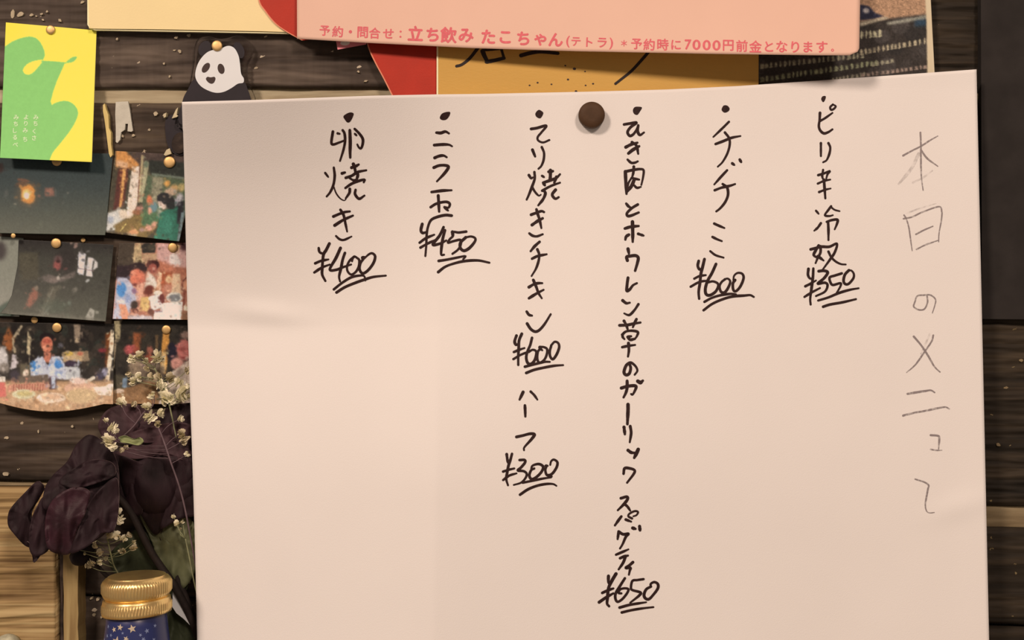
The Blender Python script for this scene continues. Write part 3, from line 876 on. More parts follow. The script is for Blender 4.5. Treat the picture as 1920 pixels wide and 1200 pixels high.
# ---------------------------------------------------------------- tacks
def tack(px, py, d, r_px, label, mat='brass', proto=None):
    r = r_px * .2e-3
    if tack.mesh is None:
        prof = [(.16, -1.2), (.16, .0), (1.0, .0), (1.0, .14), (.97, .20), (.86, .28), (.55, .33), (.2, .35)]
        v, f = lathe([(a, h) for a, h in prof], 24)
        # axis +Z -> towards the room (-Y)
        v = [(x, -z, y) for x, y, z in v]
        me = bpy.data.meshes.new('brass_tack')
        me.from_pydata(v, [], f)
        me.polygons.foreach_set('use_smooth', np.ones(len(me.polygons), bool))
        me.materials.append(M['brass'])
        tack.mesh = me
    o = bpy.data.objects.new('brass_tack', tack.mesh)
    o.location = wp(px, py, d)
    o.scale = (r, r, r)
    COL.objects.link(o)
    return props(o, label, 'tack', 'small brass tacks')


tack.mesh = None
tack(107, 302, .0016, 9.5, 'small brass tack at the top of the teal lamp snapshot, half under the yellow card')
tack(318, 304, .0012, 11, 'small brass tack above the green jacket snapshot')
tack(105.5, 456, .0018, 9.5, 'small brass tack at the top of the white barred window snapshot')
tack(324, 464, .0017, 9, 'small brass tack on the snapshot of the crowded table')
tack(107, 614, .0020, 9, 'small brass tack at the top of the cook snapshot')
tack(312, 618, .0014, 8.5, 'small brass tack on the diners snapshot with the orange post')
tack(65, 600, .0018, 6.5, 'tiny brass tack just under the window snapshot near the cook snapshot')
tack(25, 442, .0050, 4.5, 'tiny brass tack at the lower edge of the teal lamp snapshot')
tack(156, 450, .0012, 4.5, 'tiny brass tack on the board over the barred window snapshot')

# ---------------------------------------------------------------- yellow and green card
def card_d(px, py):
    return .0014 + .0062 * np.clip((np.asarray(py) - 48) / 252, 0, 1) ** 2.2


P = Paint(-10, 30, 195, 315, (254, 246, 84))
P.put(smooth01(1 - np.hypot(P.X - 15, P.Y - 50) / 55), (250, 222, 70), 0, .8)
green = (140, 193, 106)
body = np.vstack([catmull([(-4, 94), (9, 87), (25, 77), (45, 70), (60, 69), (72, 75), (81, 90), (84, 103), (80, 114)], 2),
                  [(105, 116), (122, 118)], catmull([(122, 118), (112, 140), (102, 165), (95, 190)], 2), catmull([(97, 197), (106, 192), (122, 189), (136, 194), (146, 208), (143, 225), (130, 247), (112, 270), (98, 288), (90, 312)], 2), [(-4, 312)]])
P.poly(body.tolist(), green, .6)
P.poly(catmull([(80, 113), (62, 115), (49, 122), (43, 132), (48, 139), (57, 139), (68, 130)], 2, True).tolist(), (254, 246, 84), .5)
P.poly(catmull([(124, 117), (134, 108), (144, 106), (142, 112), (134, 117)], 2, True).tolist(), green, .5)
P.line([(78, 115), (100, 116), (124, 118)], 2, green, .4)
card = empty('message_card', W(90, 300, .002), 'yellow card with a flowing green print and small white lettering', 'card')
P.grain(.02, 6, 2)
cq = quad((11, 42), (181, 57), (172, 304), (0, 296))
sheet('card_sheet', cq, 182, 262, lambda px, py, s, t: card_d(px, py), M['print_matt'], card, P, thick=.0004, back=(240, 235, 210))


# ---------------------------------------------------------------- lettering
def glyph(ch, bold=0.0):
    key = (ch, bold)
    if key not in glyph.cache:
        c = bpy.data.curves.new('glyph', 'FONT')
        c.body = ch; c.size = 1; c.offset = bold; c.resolution_u = 4
        o = bpy.data.objects.new('glyph', c)
        COL.objects.link(o)
        dg = bpy.context.evaluated_depsgraph_get(); dg.update()
        me = bpy.data.meshes.new_from_object(o.evaluated_get(dg))
        v = np.array([q.co[:2] for q in me.vertices]); f = [tuple(p.vertices) for p in me.polygons]
        bpy.data.objects.remove(o); bpy.data.curves.remove(c); bpy.data.meshes.remove(me)
        v = v - (v.min(0) + v.max(0)) / 2
        glyph.cache[key] = (v, f)
    return glyph.cache[key]


glyph.cache = {}


def lettering(name, chars, dfun, mat, parent, bold=.02, tilt=0.0, off=.00006):
    """chars: (character, centre px, centre py, size px[, x scale]); each character is a part"""
    c, s = math.cos(math.radians(tilt)), math.sin(math.radians(tilt))
    for it in chars:
        ch, cx, cy, size = it[:4]
        xs = it[4] if len(it) > 4 else 1
        v, f = glyph(ch)
        V, F = [], []
        for k, (dx, dy) in enumerate([(0, 0), (bold, 0), (-bold, 0), (0, bold), (0, -bold)]):
            x, y = (v[:, 0] + dx) * size * xs, -(v[:, 1] + dy) * size
            px, py = cx + x * c - y * s, cy + x * s + y * c
            V.append(W(px, py, dfun(px, py) + off + k * 2e-6))
            F += [tuple(i + k * len(v) for i in q) for q in f]
        mk(name, np.vstack(V), F, mat, parent, False)


M['white_ink'] = plain('white_ink', (214, 236, 168), .6)
cols = [('みちくさ', [(67.5, 220), (66.5, 231.5), (64, 246), (64, 258.5)]),
        ('よりみち', [(49, 219.5), (48.5, 231.5), (47.5, 244.5), (47, 261)]),
        ('みちしるべ', [(30.5, 220), (29.5, 232), (28, 245), (28, 257.5), (29, 271)])]
lettering('printed_character', [(ch, x, y, 10.5) for w, ps in cols for ch, (x, y) in zip(w, ps)], card_d, M['white_ink'], card, bold=.02, tilt=3)
tack(95, 56, .0016, 8.5, 'small brass tack at the top of the yellow and green card')

# ---------------------------------------------------------------- cream board, red cut-out, amber card, right-hand poster, pink notice
cream = empty('cream_board', W(350, 55, .003), 'thick cream board with a bare face beside the yellow card', 'board')
slab('board', catmull([(166, -160), (166, 20), (167, 46), (170, 51), (177, 53.5), (300, 55), (460, 58), (541, 60), (560, 60)], 4).tolist() + [(700, 60), (700, -160)], .0040, .0022, M['cream'], cream)
slab('board_rim', [(163.5, -160), (166.6, -160), (166.6, 46), (171, 52.5), (180, 55), (541, 61), (541, 63), (178, 56.5), (168, 53), (163.8, 46)], .0035, .0020, M['cream_edge'], cream)

red = empty('red_cutout', W(700, 100, .004), 'red paper cut-out with rounded lobes under the pink notice', 'paper cutout')
lobe = catmull([(482, -60), (484, -2), (497, 22), (515, 44), (537, 60), (566, 76)], 3).tolist() + [(640, 66), (680, 60)] + \
    catmull([(686, 72), (691, 92), (703, 118), (719, 148), (737, 184)], 3).tolist() + [(760, 200), (834, 200), (834, -60)]
slab('cutout_sheet', lobe, .0046, .0042, M['red'], red)
e1 = catmull([(482, -60), (484, -2), (497, 22), (515, 44), (537, 60), (566, 76)], 3)
e2 = catmull([(686, 72), (691, 92), (703, 118), (719, 148), (737, 184)], 3)
for e in (e1, e2):
    slab('cut_edge', e.tolist() + (e + np.array([2.2, -0.8]))[::-1].tolist(), .00468, .00455, M['red_edge'], red)

amber = empty('amber_card', W(1120, 190, .006), 'amber gold card with black brush writing between pink notice and menu', 'card')
slab('card_sheet', [(820, -120), (1423, -120), (1422, 260), (819, 260)], .0056, .0051, M['amber'], amber)
slab('card_edge', [(819, -120), (822, -120), (821.5, 260), (818.5, 260)], .0058, .0050, M['cream_edge'], amber)


def ribbon(strokes, dfun, off=.00008, step=1.0, taper=.35, seed=0):
    """flat pen strokes lying on a sheet; strokes = [(points px, width px)]"""
    V, F = [], []
    rg = random.Random(seed)
    n0 = 0
    for k, (pts, wd) in enumerate(strokes):
        o_ = off + (k % 40) * 1.2e-6
        if wd <= 0:                                    # filled blob
            c = catmull(pts, 1.2, True)
            ctr = c.mean(0)
            p = np.vstack([ctr, c])
            V.append(W(p[:, 0], p[:, 1], dfun(p[:, 0], p[:, 1]) + o_))
            m_ = len(c)
            F += [(n0, n0 + 1 + (i + 1) % m_, n0 + 1 + i) for i in range(m_)]
            n0 += m_ + 1
            continue
        c = catmull(pts, step)
        t = np.gradient(c, axis=0)
        t /= np.linalg.norm(t, axis=1)[:, None] + 1e-9
        nr = np.stack([-t[:, 1], t[:, 0]], -1)
        u = np.linspace(0, 1, len(c))
        wv = wd * (1 + .12 * np.interp(u, np.linspace(0, 1, 5), [rg.uniform(-1, 1) for _ in range(5)]))
        wv = wv * (1 - taper * smooth01((u - .6) / .4))
        h = wv[:, None] / 2
        # round ends
        def cap(ctr, tt, nn, r, sgn):
            return [ctr + nn * r * math.cos(a) + sgn * tt * r * math.sin(a) for a in np.linspace(0, math.pi, 7)]
        Lp, Rp = c + nr * h, c - nr * h
        p = np.vstack([Lp, Rp])
        m_ = len(c)
        V.append(W(p[:, 0], p[:, 1], dfun(p[:, 0], p[:, 1]) + o_))
        F += [(n0 + i, n0 + m_ + i, n0 + m_ + i + 1, n0 + i + 1) for i in range(m_ - 1)]
        n0 += 2 * m_
        for idx, sg in ((0, -1), (-1, 1)):
            cp = np.array(cap(c[idx], t[idx], nr[idx], h[idx, 0], sg))
            V.append(W(cp[:, 0], cp[:, 1], dfun(cp[:, 0], cp[:, 1]) + o_))
            F.append(tuple(n0 + i for i in range(len(cp))))
            n0 += len(cp)
    return np.vstack(V), F


for st_ in ([([(903, 80), (893, 94), (880, 110), (866, 121), (856, 124)], 6)],
            [([(905, 96), (908, 104), (914, 116)], 8), ([(912, 116), (928, 113), (945, 109)], 7), ([(940, 92), (945, 109)], 5), ([(905, 94), (940, 91)], 5)],
            [([(977, 104), (996, 99), (1015, 97), (1046, 100)], 7)], [([(1222, 90), (1207, 108), (1185, 132), (1163, 150), (1154, 157)], 5.5)]):
    v, f = ribbon(st_, lambda x, y: .0056 + 0 * x, taper=.1)
    mk('brush_stroke', v, f, M['brush_ink'], amber, False)
sp = [(ell_pts(x, y, r, r * .8, 0, 8), 0) for x, y, r in [(1077, 129, 3), (1065, 149, 2.2), (1008, 155, 2), (993, 160, 1.8), (1034, 158, 1.8), (1097, 134, 1.6), (1112, 157, 2), (1080, 171, 2.4), (1098, 160, 1.8), (1060, 123, 1.8)]]
v, f = ribbon(sp, lambda x, y: .0056 + 0 * x)
mk('ink_specks', v, f, M['brown_print'], amber, False)['kind'] = 'stuff'

# right-hand poster: dark print with rows of pale lettering too small to read
P = Paint(1410, -130, 1770, 215, (56, 47, 41))
P.blotch([(66, 56, 50), (46, 40, 36), (74, 64, 58)], 1420, -20, 1740, 200, 60, 22, 21)
P.poly([(1600, -130), (1740, -130), (1740, 26), (1690, 32), (1610, 42)], (172, 128, 96), 2)
P.poly([(1612, 8), (1630, 12), (1640, 24), (1658, 30), (1640, 36), (1612, 38)], (44, 42, 56), 1.5); P.ell(1624, 20, 6, 5, (178, 160, 150), 1.5)
P.poly([(1612, 42), (1660, 31), (1668, 34), (1612, 50)], (178, 156, 128), 1.5); P.poly([(1662, 42), (1738, 28), (1738, 36), (1664, 47)], (166, 154, 132), 1.5, .8)
P.poly([(1715, 38), (1738, 36), (1738, 48), (1715, 50)], (46, 62, 74), 3)
rg = random.Random(5)
for (xa, ya, xb, yb, hh, col) in [(1426, 124, 1616, 104, 10, (176, 160, 126)), (1426, 149, 1640, 118, 10, (176, 168, 124)), (1635, 121, 1670, 114, 8, (166, 150, 120)), (1612, 98, 1740, 76, 11, (192, 168, 132)),
                                 (1612, 66, 1648, 63, 14, (196, 178, 138)), (1560, 150, 1620, 139, 7, (176, 156, 126)), (1615, 141, 1742, 124, 7, (168, 136, 116))]:
    x = xa
    while x < xb:
        y = ya + (yb - ya) * (x - xa) / (xb - xa)
        wd = rg.uniform(5, 9)
        kind = rg.random()
        P.ell(x + wd * .45, y + rg.uniform(-1, 1), wd * rg.uniform(.3, .5), hh * rg.uniform(.25, .5), col, 1, rg.uniform(-30, 30), .7)
        P.line([(x, y - hh * .3), (x + wd * .8, y - hh * .35)], 1.6, col, .9, .5)
        if kind < .6: P.line([(x + wd * .4, y - hh * .5), (x + wd * .35, y + hh * .45)], 1.7, col, .7, .85)
        if kind > .3: P.line([(x, y + hh * .4), (x + wd * .8, y + hh * .3)], 1.7, col, .7, .8)
        if kind > .7: P.ell(x + wd * .4, y, wd * .4, hh * .3, col, 1, 0, .7)
        x += wd + rg.uniform(1, 3)
P.grain(.25, 3, 31)
P.poly([(1728, -130), (1770, -130), (1770, 215), (1740, 215), (1737, 40)], (214, 184, 146), .8)
P.poly([(1745, -130), (1770, -130), (1770, 215), (1752, 215), (1750, 90)], (226, 196, 160), .8)
o = sheet('event_poster', quad((1419, -120), (1739, -120), (1756, 205), (1419, 205)), 250, 250, lambda px, py, s, t: .0044 + .0006 * s, M['print_matt'], None, P, thick=.0004)
props(o, 'dark printed poster with rows of tiny pale lettering beside the amber card', 'poster')

# small pink scrap peeping out under the notice
o = empty('pink_scrap', W(660, 90, .0065), 'tiny pink paper corner peeping from under the pink notice', 'paper scrap')
slab('scrap_sheet', [(628, 66), (697, 62), (686, 83), (633, 93)], .0060, .0057, M['pink_scrap'], o)
slab('cream_dot', ell_pts(647, 80.5, 9, 4.5, -4), .00615, .00598, M['dot'], o)

# pink notice: pinned above the frame, its lower edge standing off the wall, more so to the right
pink = empty('pink_notice', W(1080, 100, .01), 'pink printed notice with a line of red lettering along its lower edge', 'notice')


def pink_d(px, py):
    px = np.asarray(px, float); py = np.asarray(py, float)
    s = np.clip((px - 556) / 1056, 0, 1); t = np.clip((py + 260) / 360, 0, 1)
    return .0066 + (.0024 + .0155 * s ** 1.25) * t ** 1.5


def pink_px(s, t):
    yb = np.interp(s, [0, .12, .31, .5, .75, .93, .985, 1], [72.5, 80, 90, 96, 101, 103.5, 103.5, 97])
    x = (556 + 1061 * s) * (1 - t) + t * (557 + 1054 * s)
    xr = np.where(s > .985, -3 * (t > .985) * 1.0, 0)
    return x + xr, -260 * (1 - t) + t * yb


sheet('notice_sheet', pink_px, 120, 60, lambda px, py, s, t: pink_d(px, py), M['pink'], pink, None, thick=.00025)
txt = [('予', 609, 57.5, 21), ('約', 633, 59.2, 22), ('・', 657, 59.5, 24), ('問', 680, 60.5, 23), ('合', 702.5, 62, 22), ('せ', 728, 63, 22), ('：', 751, 64, 20),
       ('立', 779, 62.5, 30), ('ち', 811, 65, 29), ('飲', 841, 65.7, 31), ('み', 874, 66.5, 30), ('た', 915.6, 69, 30), ('こ', 947.5, 70, 29), ('ち', 981, 72, 29), ('ゃ', 1013, 74.5, 29), ('ん', 1042, 74.5, 29),
       ('(', 1065, 78, 23), ('テ', 1080, 78, 20), ('ト', 1105, 79, 21), ('ラ', 1129, 80, 22), (')', 1146, 81.6, 23)]
txt2 = [('＊', 1170, 81, 15), ('予', 1193.7, 82.4, 22), ('約', 1217, 83.5, 23), ('時', 1243, 83.5, 23), ('に', 1267.6, 84, 22), ('7', 1290, 83.5, 26), ('0', 1306, 84, 26, 1.2), ('0', 1325, 84.6, 26, 1.2), ('0', 1343.5, 85, 26, 1.2),
        ('円', 1365.5, 85, 23), ('前', 1391, 86, 23), ('金', 1416.5, 87, 24), ('と', 1442, 87.3, 23), ('な', 1466, 87.3, 24), ('り', 1491, 88, 24), ('ま', 1515, 88, 23), ('す', 1541, 88, 24), ('。', 1561, 94, 16)]
lettering('printed_character', [t_ for t_ in txt if t_[3] < 25], pink_d, M['red_ink'], pink, .024, 2.2)
lettering('printed_character', [t_ for t_ in txt if t_[3] >= 25], pink_d, M['red_ink'], pink, .036, 2.2)
lettering('printed_character', txt2, pink_d, M['red_ink'], pink, .024, 1.0)

# ---------------------------------------------------------------- panda plate
panda = empty('panda_plate', W(410, 190, .003), 'clear acrylic plate printed with a black and white panda', 'panda plate')
slab('acrylic_plate', catmull([(338, 240), (343, 200), (354, 165), (359, 140), (363, 115), (365, 88), (372, 73), (390, 68), (408, 72), (426, 71), (445, 66), (461, 71), (471, 88), (470, 102), (463, 118), (462, 135), (467, 158), (477, 182), (486, 215), (488, 240)], 3, True), .0036, .0008, M['acrylic'], panda)
slab('body', catmull([(342, 190), (352, 168), (364, 149), (380, 160), (410, 172), (440, 160), (457, 154), (464, 166), (471, 190), (474, 232), (400, 236), (338, 232)], 3, True), .00368, .00362, M['black_print'], panda)
slab('ear', ell_pts(384, 91, 11.5, 15, 25), .00368, .00362, M['black_print'], panda)
slab('ear', ell_pts(448, 94, 9.5, 16, -22), .00368, .00362, M['black_print'], panda)
phead = slab('head', catmull([(398, 94), (412, 92), (427, 86), (439, 90), (447, 104), (450, 120), (452, 138), (457, 147), (456, 155), (446, 157), (434, 165), (420, 172), (406, 174), (391, 170), (376, 161), (367, 147), (367, 132), (374, 114), (386, 100)], 2.5, True), .00374, .00368, M['white_print'], panda)
slab('eye', ell_pts(386, 127, 6, 10.5, 35), .00380, .00374, M['brown_print'], phead)
slab('eye', ell_pts(414.5, 129, 6.3, 9.8, -14), .00380, .00374, M['brown_print'], phead)
slab('nose', catmull([(386, 148), (389, 144), (395, 145), (402, 144), (404, 148), (401, 155), (396, 157), (390, 154)], 1.5, True), .00380, .00374, M['brown_print'], phead)
tack(407, 86, .0038, 10, 'small brass tack on the head of the panda plate')

# ---------------------------------------------------------------- the hand-written menu sheet
def paper_d(px, py):
    px = np.asarray(px, float); py = np.asarray(py, float)
    u = (px - 355) / 1490; v = np.clip((py - 165) / 1070, 0, 1.1)
    cu = .318 - .012 * v
    g = smooth01((v - .12) / .60)
    x = np.clip((u - cu) / (.97 - cu), 0, 1)
    ridge = np.where(u < cu, .0062 + .0108 * np.clip(u / cu, -.1, 1), .017 * (1 - x) ** 1.35) * g + .008 * v
    kt = smooth01((.48 - u) / .46)
    curl_ = .039 * kt * np.clip(1 - v / .42, 0, 1) ** 1.35
    right = .0030 * np.clip((u - .70) / .30, 0, 1) ** 2
    buck = .0010 * np.exp(-((px - 500) / 75) ** 2) * np.exp(-((py - 588 + (px - 500) * -.12) / 20) ** 2)
    buck2 = .0006 * np.exp(-((px - 1800) / 60) ** 2) * np.exp(-((py - 950 - (px - 1800) * -.25) / 25) ** 2)
    rip = .0004 * (vnoise(px / 130 + 4, py / 150 + 2, 77) - .5)
    return .0084 + ridge + curl_ + right + buck + buck2 + rip


def paper_px(s, t):
    x = (341 + 1490 * s) * (1 - t) + t * (371 + 1484 * s)
    yo = np.interp(s, [0, .093, .24, .32, .375, .51, .61, .70, .80, .91, 1], [0, 2, 3, 5.5, 8, 12, 14, 13, 9, 4, 0])
    y = (191 - 61 * s + yo * (1 - t) ** 2) * (1 - t) + t * (1243 - 24 * s)
    return x + .8 * np.sin(t * 9 + 1) * (s < .02) * (t > .05), y


menu = empty('menu_sheet', W(1100, 1230, .012), 'white paper menu hand-written in Japanese, held by one brown pin', 'menu')
sheet('paper', paper_px, 240, 170, lambda px, py, s, t: paper_d(px, py), M['paper'], menu, None, thick=.00012)


def S(ox, oy, text, w=4.5, scale=6.0):
    """pen strokes read off enlarged views of the photograph: 'x,y x,y; x,y ...' ; a leading # fills the outline"""
    out = []
    for part in text.split(';'):
        part = part.strip()
        if not part: continue
        ww = w
        if part[0] == '#':
            ww = 0; part = part[1:]
        elif part[0] == '@':
            a, part = part[1:].split(None, 1); ww = float(a)
        pts = [tuple(float(q) for q in p.split(',')) for p in part.split()]
        out.append(([(ox + x / scale, oy + y / scale) for x, y in pts], ww))
    return out


LINES = {}
LINES['卵焼き ¥400'] = S(580, 200, '#385,105 450,66 497,75 490,115 460,168 430,178 402,150;'
    '265,280 248,400 268,425 330,405 395,380; 375,265 395,300 402,380 385,480 345,610; @4 318,300 342,305; @5.2 455,265 460,400 458,500 460,572;'
    '510,250 560,300 600,360 600,420 580,470 555,455 540,425; @4 512,305 530,322;'
    '@4 178,745 212,790; 275,685 285,780 270,880 235,960 195,1010; @2.6 272,890 300,970 345,1030 390,1055 412,1040; @5 368,750 400,740;'
    '@5.5 495,645 510,690 520,740; @5 475,685 520,670 555,650; @4.6 410,800 480,775 545,735 640,715; @5.4 520,735 545,765 532,820; @4 455,805 500,828 540,812;'
    '405,915 470,870 540,840 620,820 612,850; 455,925 450,970 410,1030; 520,935 515,985 560,1035 620,1000') + \
    S(580, 370, '270,215 340,185 400,165 455,158; @5 285,315 380,255 490,205; 350,140 385,200 405,290 425,385; @4 300,435 340,470 390,478 475,440;'
    '@4.6 105,570 115,615 155,635; @5.2 225,520 190,590 160,640 150,720 145,800 145,870 180,940; 65,742 130,715 215,698; 55,845 140,790 230,755;'
    '@5 350,570 300,680 230,810 300,815 380,785 470,755; @5 400,625 375,700 355,800 335,890 345,945;'
    '@4.4 500,670 455,710 425,770 430,830 470,868 520,840 555,780 562,710 535,680 500,665 480,720; 610,690 575,740 565,810 600,855 660,820 720,740 740,665 710,630 670,640 615,690; @6 600,680 620,675;'
    '275,1035 370,960 470,900 560,880 615,885 630,935; @4.8 305,1070 400,1010 520,960 620,925 720,895 860,880')
LINES['ニラ玉 ¥450'] = S(780, 200, '#268,120 290,80 340,60 384,62 375,105 345,142 310,152 278,143;'
    '@5 230,292 280,295 330,280 370,300; @5 205,432 300,425 370,428 405,445; @5 210,575 260,555 310,550 345,568; @5 200,685 260,662 330,660 365,680 320,750 235,840;'
    '@5 175,960 290,945 400,940; @5.5 250,1000 255,1080 260,1180; @5 165,1130 220,1095 290,1075 350,1072 380,1095 365,1135 320,1128; @5 320,1130 360,1168') + \
    S(780, 340, '@4.6 400,385 330,380 240,400 170,435 135,510 120,600 115,720 105,840; @5 70,480 55,550 75,580 120,570; 40,690 110,640 205,600; @4.6 50,745 130,700 215,660;'
    '@5 310,515 265,610 190,710 270,700 340,665; @5 325,550 300,650 285,760 285,825 315,825; @4.6 565,565 480,575 420,570 415,615 380,650 360,690 430,670 500,660 500,720 470,770 410,815; @6 410,570 415,610;'
    '@5 560,630 500,690 500,750 540,780 600,750 660,680 665,640 620,620 560,630; @4.4 255,895 350,880 450,860 550,840 555,850 530,875; @4.6 250,1020 330,960 440,920 560,895 700,890 825,915')
LINES['てり焼きチキン ¥600 ハーフ ¥300'] = S(930, 200, '#443,75 480,36 522,55 532,80 500,130 455,115;'
    '395,250 460,240 565,215 510,290 470,340 475,380 530,402 600,375; @5 410,485 440,560; 515,455 540,520 535,600 510,665 478,698;'
    '370,770 395,805 415,795; @5 432,735 435,810 405,900 370,990 345,1045; @4 410,910 440,960 480,1000 505,990; @4.5 518,778 540,792; @5.5 592,732 640,725; @5.5 612,715 610,800 598,835;'
    '@5 530,855 620,825 680,800 720,760; @5.5 535,860 550,885; @5 680,790 655,855; 520,945 600,900 660,875 720,855; @5 535,940 555,975 530,1040 475,1110; @5 670,935 635,980 640,1010 670,1035 705,1018') + \
    S(930, 380, '@5 395,135 450,115 510,95 540,105; @5.4 405,250 470,205 525,175; @5 455,75 470,130 490,190 510,285; 375,345 410,370 460,378 525,355;'
    '@5 490,440 435,490 390,545; @5 405,630 470,600 570,580; 465,525 485,580 480,650 450,740 400,825; @5 370,950 430,915 480,905 520,905; @5 370,1075 450,1025 535,980; @5 420,870 450,940 480,1020 515,1075') + \
    S(930, 560, '@4.6 345,145 370,180 405,190; @4.8 350,280 390,340 440,370 490,350 550,280 615,175; @5.2 230,415 210,480 225,520 245,510; @5 290,395 260,470 255,560 250,650 250,745;'
    '200,600 260,575 320,555; 195,680 270,635 340,605 390,580; 405,440 385,520 355,590 340,660 355,720 390,735 430,700 450,640 450,590 410,575 370,600; 500,560 470,600 465,680 490,720 540,690 570,630 575,570 540,545 490,545 520,580; @6 495,548 505,570;'
    '@5 620,535 605,590 610,650 640,680 680,630 710,550 700,500 660,485 620,525; @5 325,765 400,745 480,725 550,710 605,710; @4.8 340,835 430,800 540,775 650,755 755,747; @5 305,1050 265,1135; 390,1045 430,1085 465,1135') + \
    S(930, 740, '@5 325,120 328,180 330,245; @5 230,475 300,460 380,440 432,448 400,500 320,590 315,625; @5 120,670 130,740 145,780; @5 180,665 160,740 140,800 125,880 115,950 135,1020; 80,865 140,845 205,830; 80,960 150,910 230,885;'
    '@4.6 265,735 322,735 325,765 280,820 245,852 310,860 345,890 330,940 280,990 200,1015; @4.6 430,830 395,850 375,910 400,950 450,930 510,870 530,810 480,780 410,800 395,850; 570,800 555,850 575,905 630,890 680,820 690,760 650,730 620,750 610,790; @5 560,800 580,800; @5 590,905 625,920;'
    '300,990 400,970 520,945 620,930; 270,1125 360,1065 460,1025 560,1005 640,1005 680,1025')
LINES['ひき肉とホウレン草のガーリックスパゲティ ¥650'] = S(1110, 190, '#460,100 480,65 525,60 562,70 540,115 510,152 473,140;'
    '@5 360,260 420,250 500,240 435,290 400,345 425,388 465,370 500,320 520,270; @5 520,270 515,340 540,378 585,350; @5.2 380,515 440,485 510,465; @5.6 410,585 460,545 530,505; @5 450,460 500,500 520,590; @4.4 400,655 440,690 480,690 515,675;'
    '@5.6 375,790 380,900 388,1040; @4.6 375,790 470,770 540,762 580,775 575,850 555,940; @4.6 470,735 465,800 450,860; @4.4 460,865 530,880; @5.6 475,880 445,950 395,1015; @4 470,940 505,972 550,962; @3.6 445,860 410,920 400,980') + \
    S(1110, 380, '@4.8 385,10 410,40 440,58; @5 515,20 450,60 395,115 400,148 440,145 525,110; @5.4 370,290 440,270 525,262; @5.6 455,215 458,330 458,440; @5.6 415,360 385,380 375,415; @5 520,350 580,370;'
    '@5.4 405,520 415,570; @5.4 398,650 390,610 430,600 490,595 520,620 510,680 485,765; @5.2 405,845 395,920 392,990 425,975 460,930 505,905; @5 345,1100 385,1130 425,1125; @4.6 522,1142 480,1205 430,1258 400,1262 362,1245') + \
    S(1110, 570, '@5 310,240 400,235 470,220 545,208; @5 360,190 385,235 400,280; @5 500,170 480,210 460,260; @4.6 345,340 345,370 365,395; @4.6 340,345 380,310 450,300 515,315 505,360 480,395; @5 400,370 440,362; @5.4 410,380 430,402 480,392;'
    '340,485 410,470 485,460; @5 410,440 415,520 405,590; @5 420,670 435,720 420,780 385,798 360,770 375,710 400,675 440,660 490,700 510,750 480,795; @5.2 330,945 400,925 470,918 497,930 480,980 455,1020 440,1012; @5.4 395,865 395,940 380,1000 355,1050; @6.5 515,868 545,882 572,862; @5.6 405,1130 405,1200 398,1350') + \
    S(1110, 760, '@5.2 360,245 370,325; @5.2 430,235 440,310 425,415; @5.6 405,505 440,530 480,535; @6 520,495 500,540 475,590; @5 355,770 368,708 430,710 478,730 470,770 395,870; @5 325,1045 392,1028 400,1055 360,1110 290,1180; @4.6 365,1110 400,1140 430,1185') + \
    S(1110, 920, '@5 330,290 300,330 258,390; @4.6 380,325 440,348; @4 450,312 410,290 420,260 480,230 518,240 500,275 465,288; @6 458,420 490,430; @6 535,400 540,445; @5 300,460 288,545; @5 300,460 350,490 410,485 380,520 345,600 315,650;'
    '@4.6 270,720 340,690 410,660; @5 315,760 360,740 405,730; @5 375,745 350,810 300,885; @5 460,805 420,840 380,868 432,868 425,900 415,945') + \
    S(1110, 980, '@5.4 185,600 185,660 200,700; @5.4 270,575 220,660 185,740 175,840 170,910 192,940; @5 115,790 180,760 240,740; @5 80,895 160,840 240,795; @5 370,625 310,720 265,800 265,860 290,890 340,860 390,800 410,750 370,738 320,750 298,790 330,795;'
    '@4.8 580,635 510,645 455,655 438,730 455,758 545,785 530,820 430,900; @5 660,720 610,750 585,810 600,850 640,860 690,810 740,740 740,690 700,668 660,690 665,720; 310,955 420,925 540,905 610,895; @4.4 335,1010 440,985 560,965 690,950')
LINES['チヂミ ¥600'] = S(1280, 190, '#438,95 460,48 502,48 528,80 515,112 470,127; 520,230 450,300 345,400; 370,480 450,450 550,410 650,390; 475,350 520,410 530,480 505,580 450,680 395,735; @4.6 558,698 582,716; @5 642,655 658,682;'
    '500,775 430,850 355,935; 360,1000 440,970 530,950 590,930; 450,930 500,970 510,1050 480,1130 425,1200 378,1238') + \
    S(1280, 390, '@4.6 355,175 410,200 470,225; 335,325 385,350 440,372; @4 310,485 370,530 460,558; @5.2 180,595 170,650 190,690 220,680; @5.2 245,575 225,660 205,740 195,840 180,940 185,1020; 130,795 190,765 260,755; 90,885 180,835 250,820 300,825;'
    '@4.8 375,630 330,730 280,820 255,910 265,970 310,980 370,940 400,880 390,845 340,825 290,835; 480,800 440,830 415,880 430,940 470,950 510,900 535,830 510,795 470,800; 590,810 565,850 570,920 600,935 650,880 685,790 670,740 620,730 580,760 570,810;'
    '245,1055 330,1010 430,980 540,965 600,970; @5 235,1150 330,1080 440,1030 560,995 690,985 760,980 800,1000')
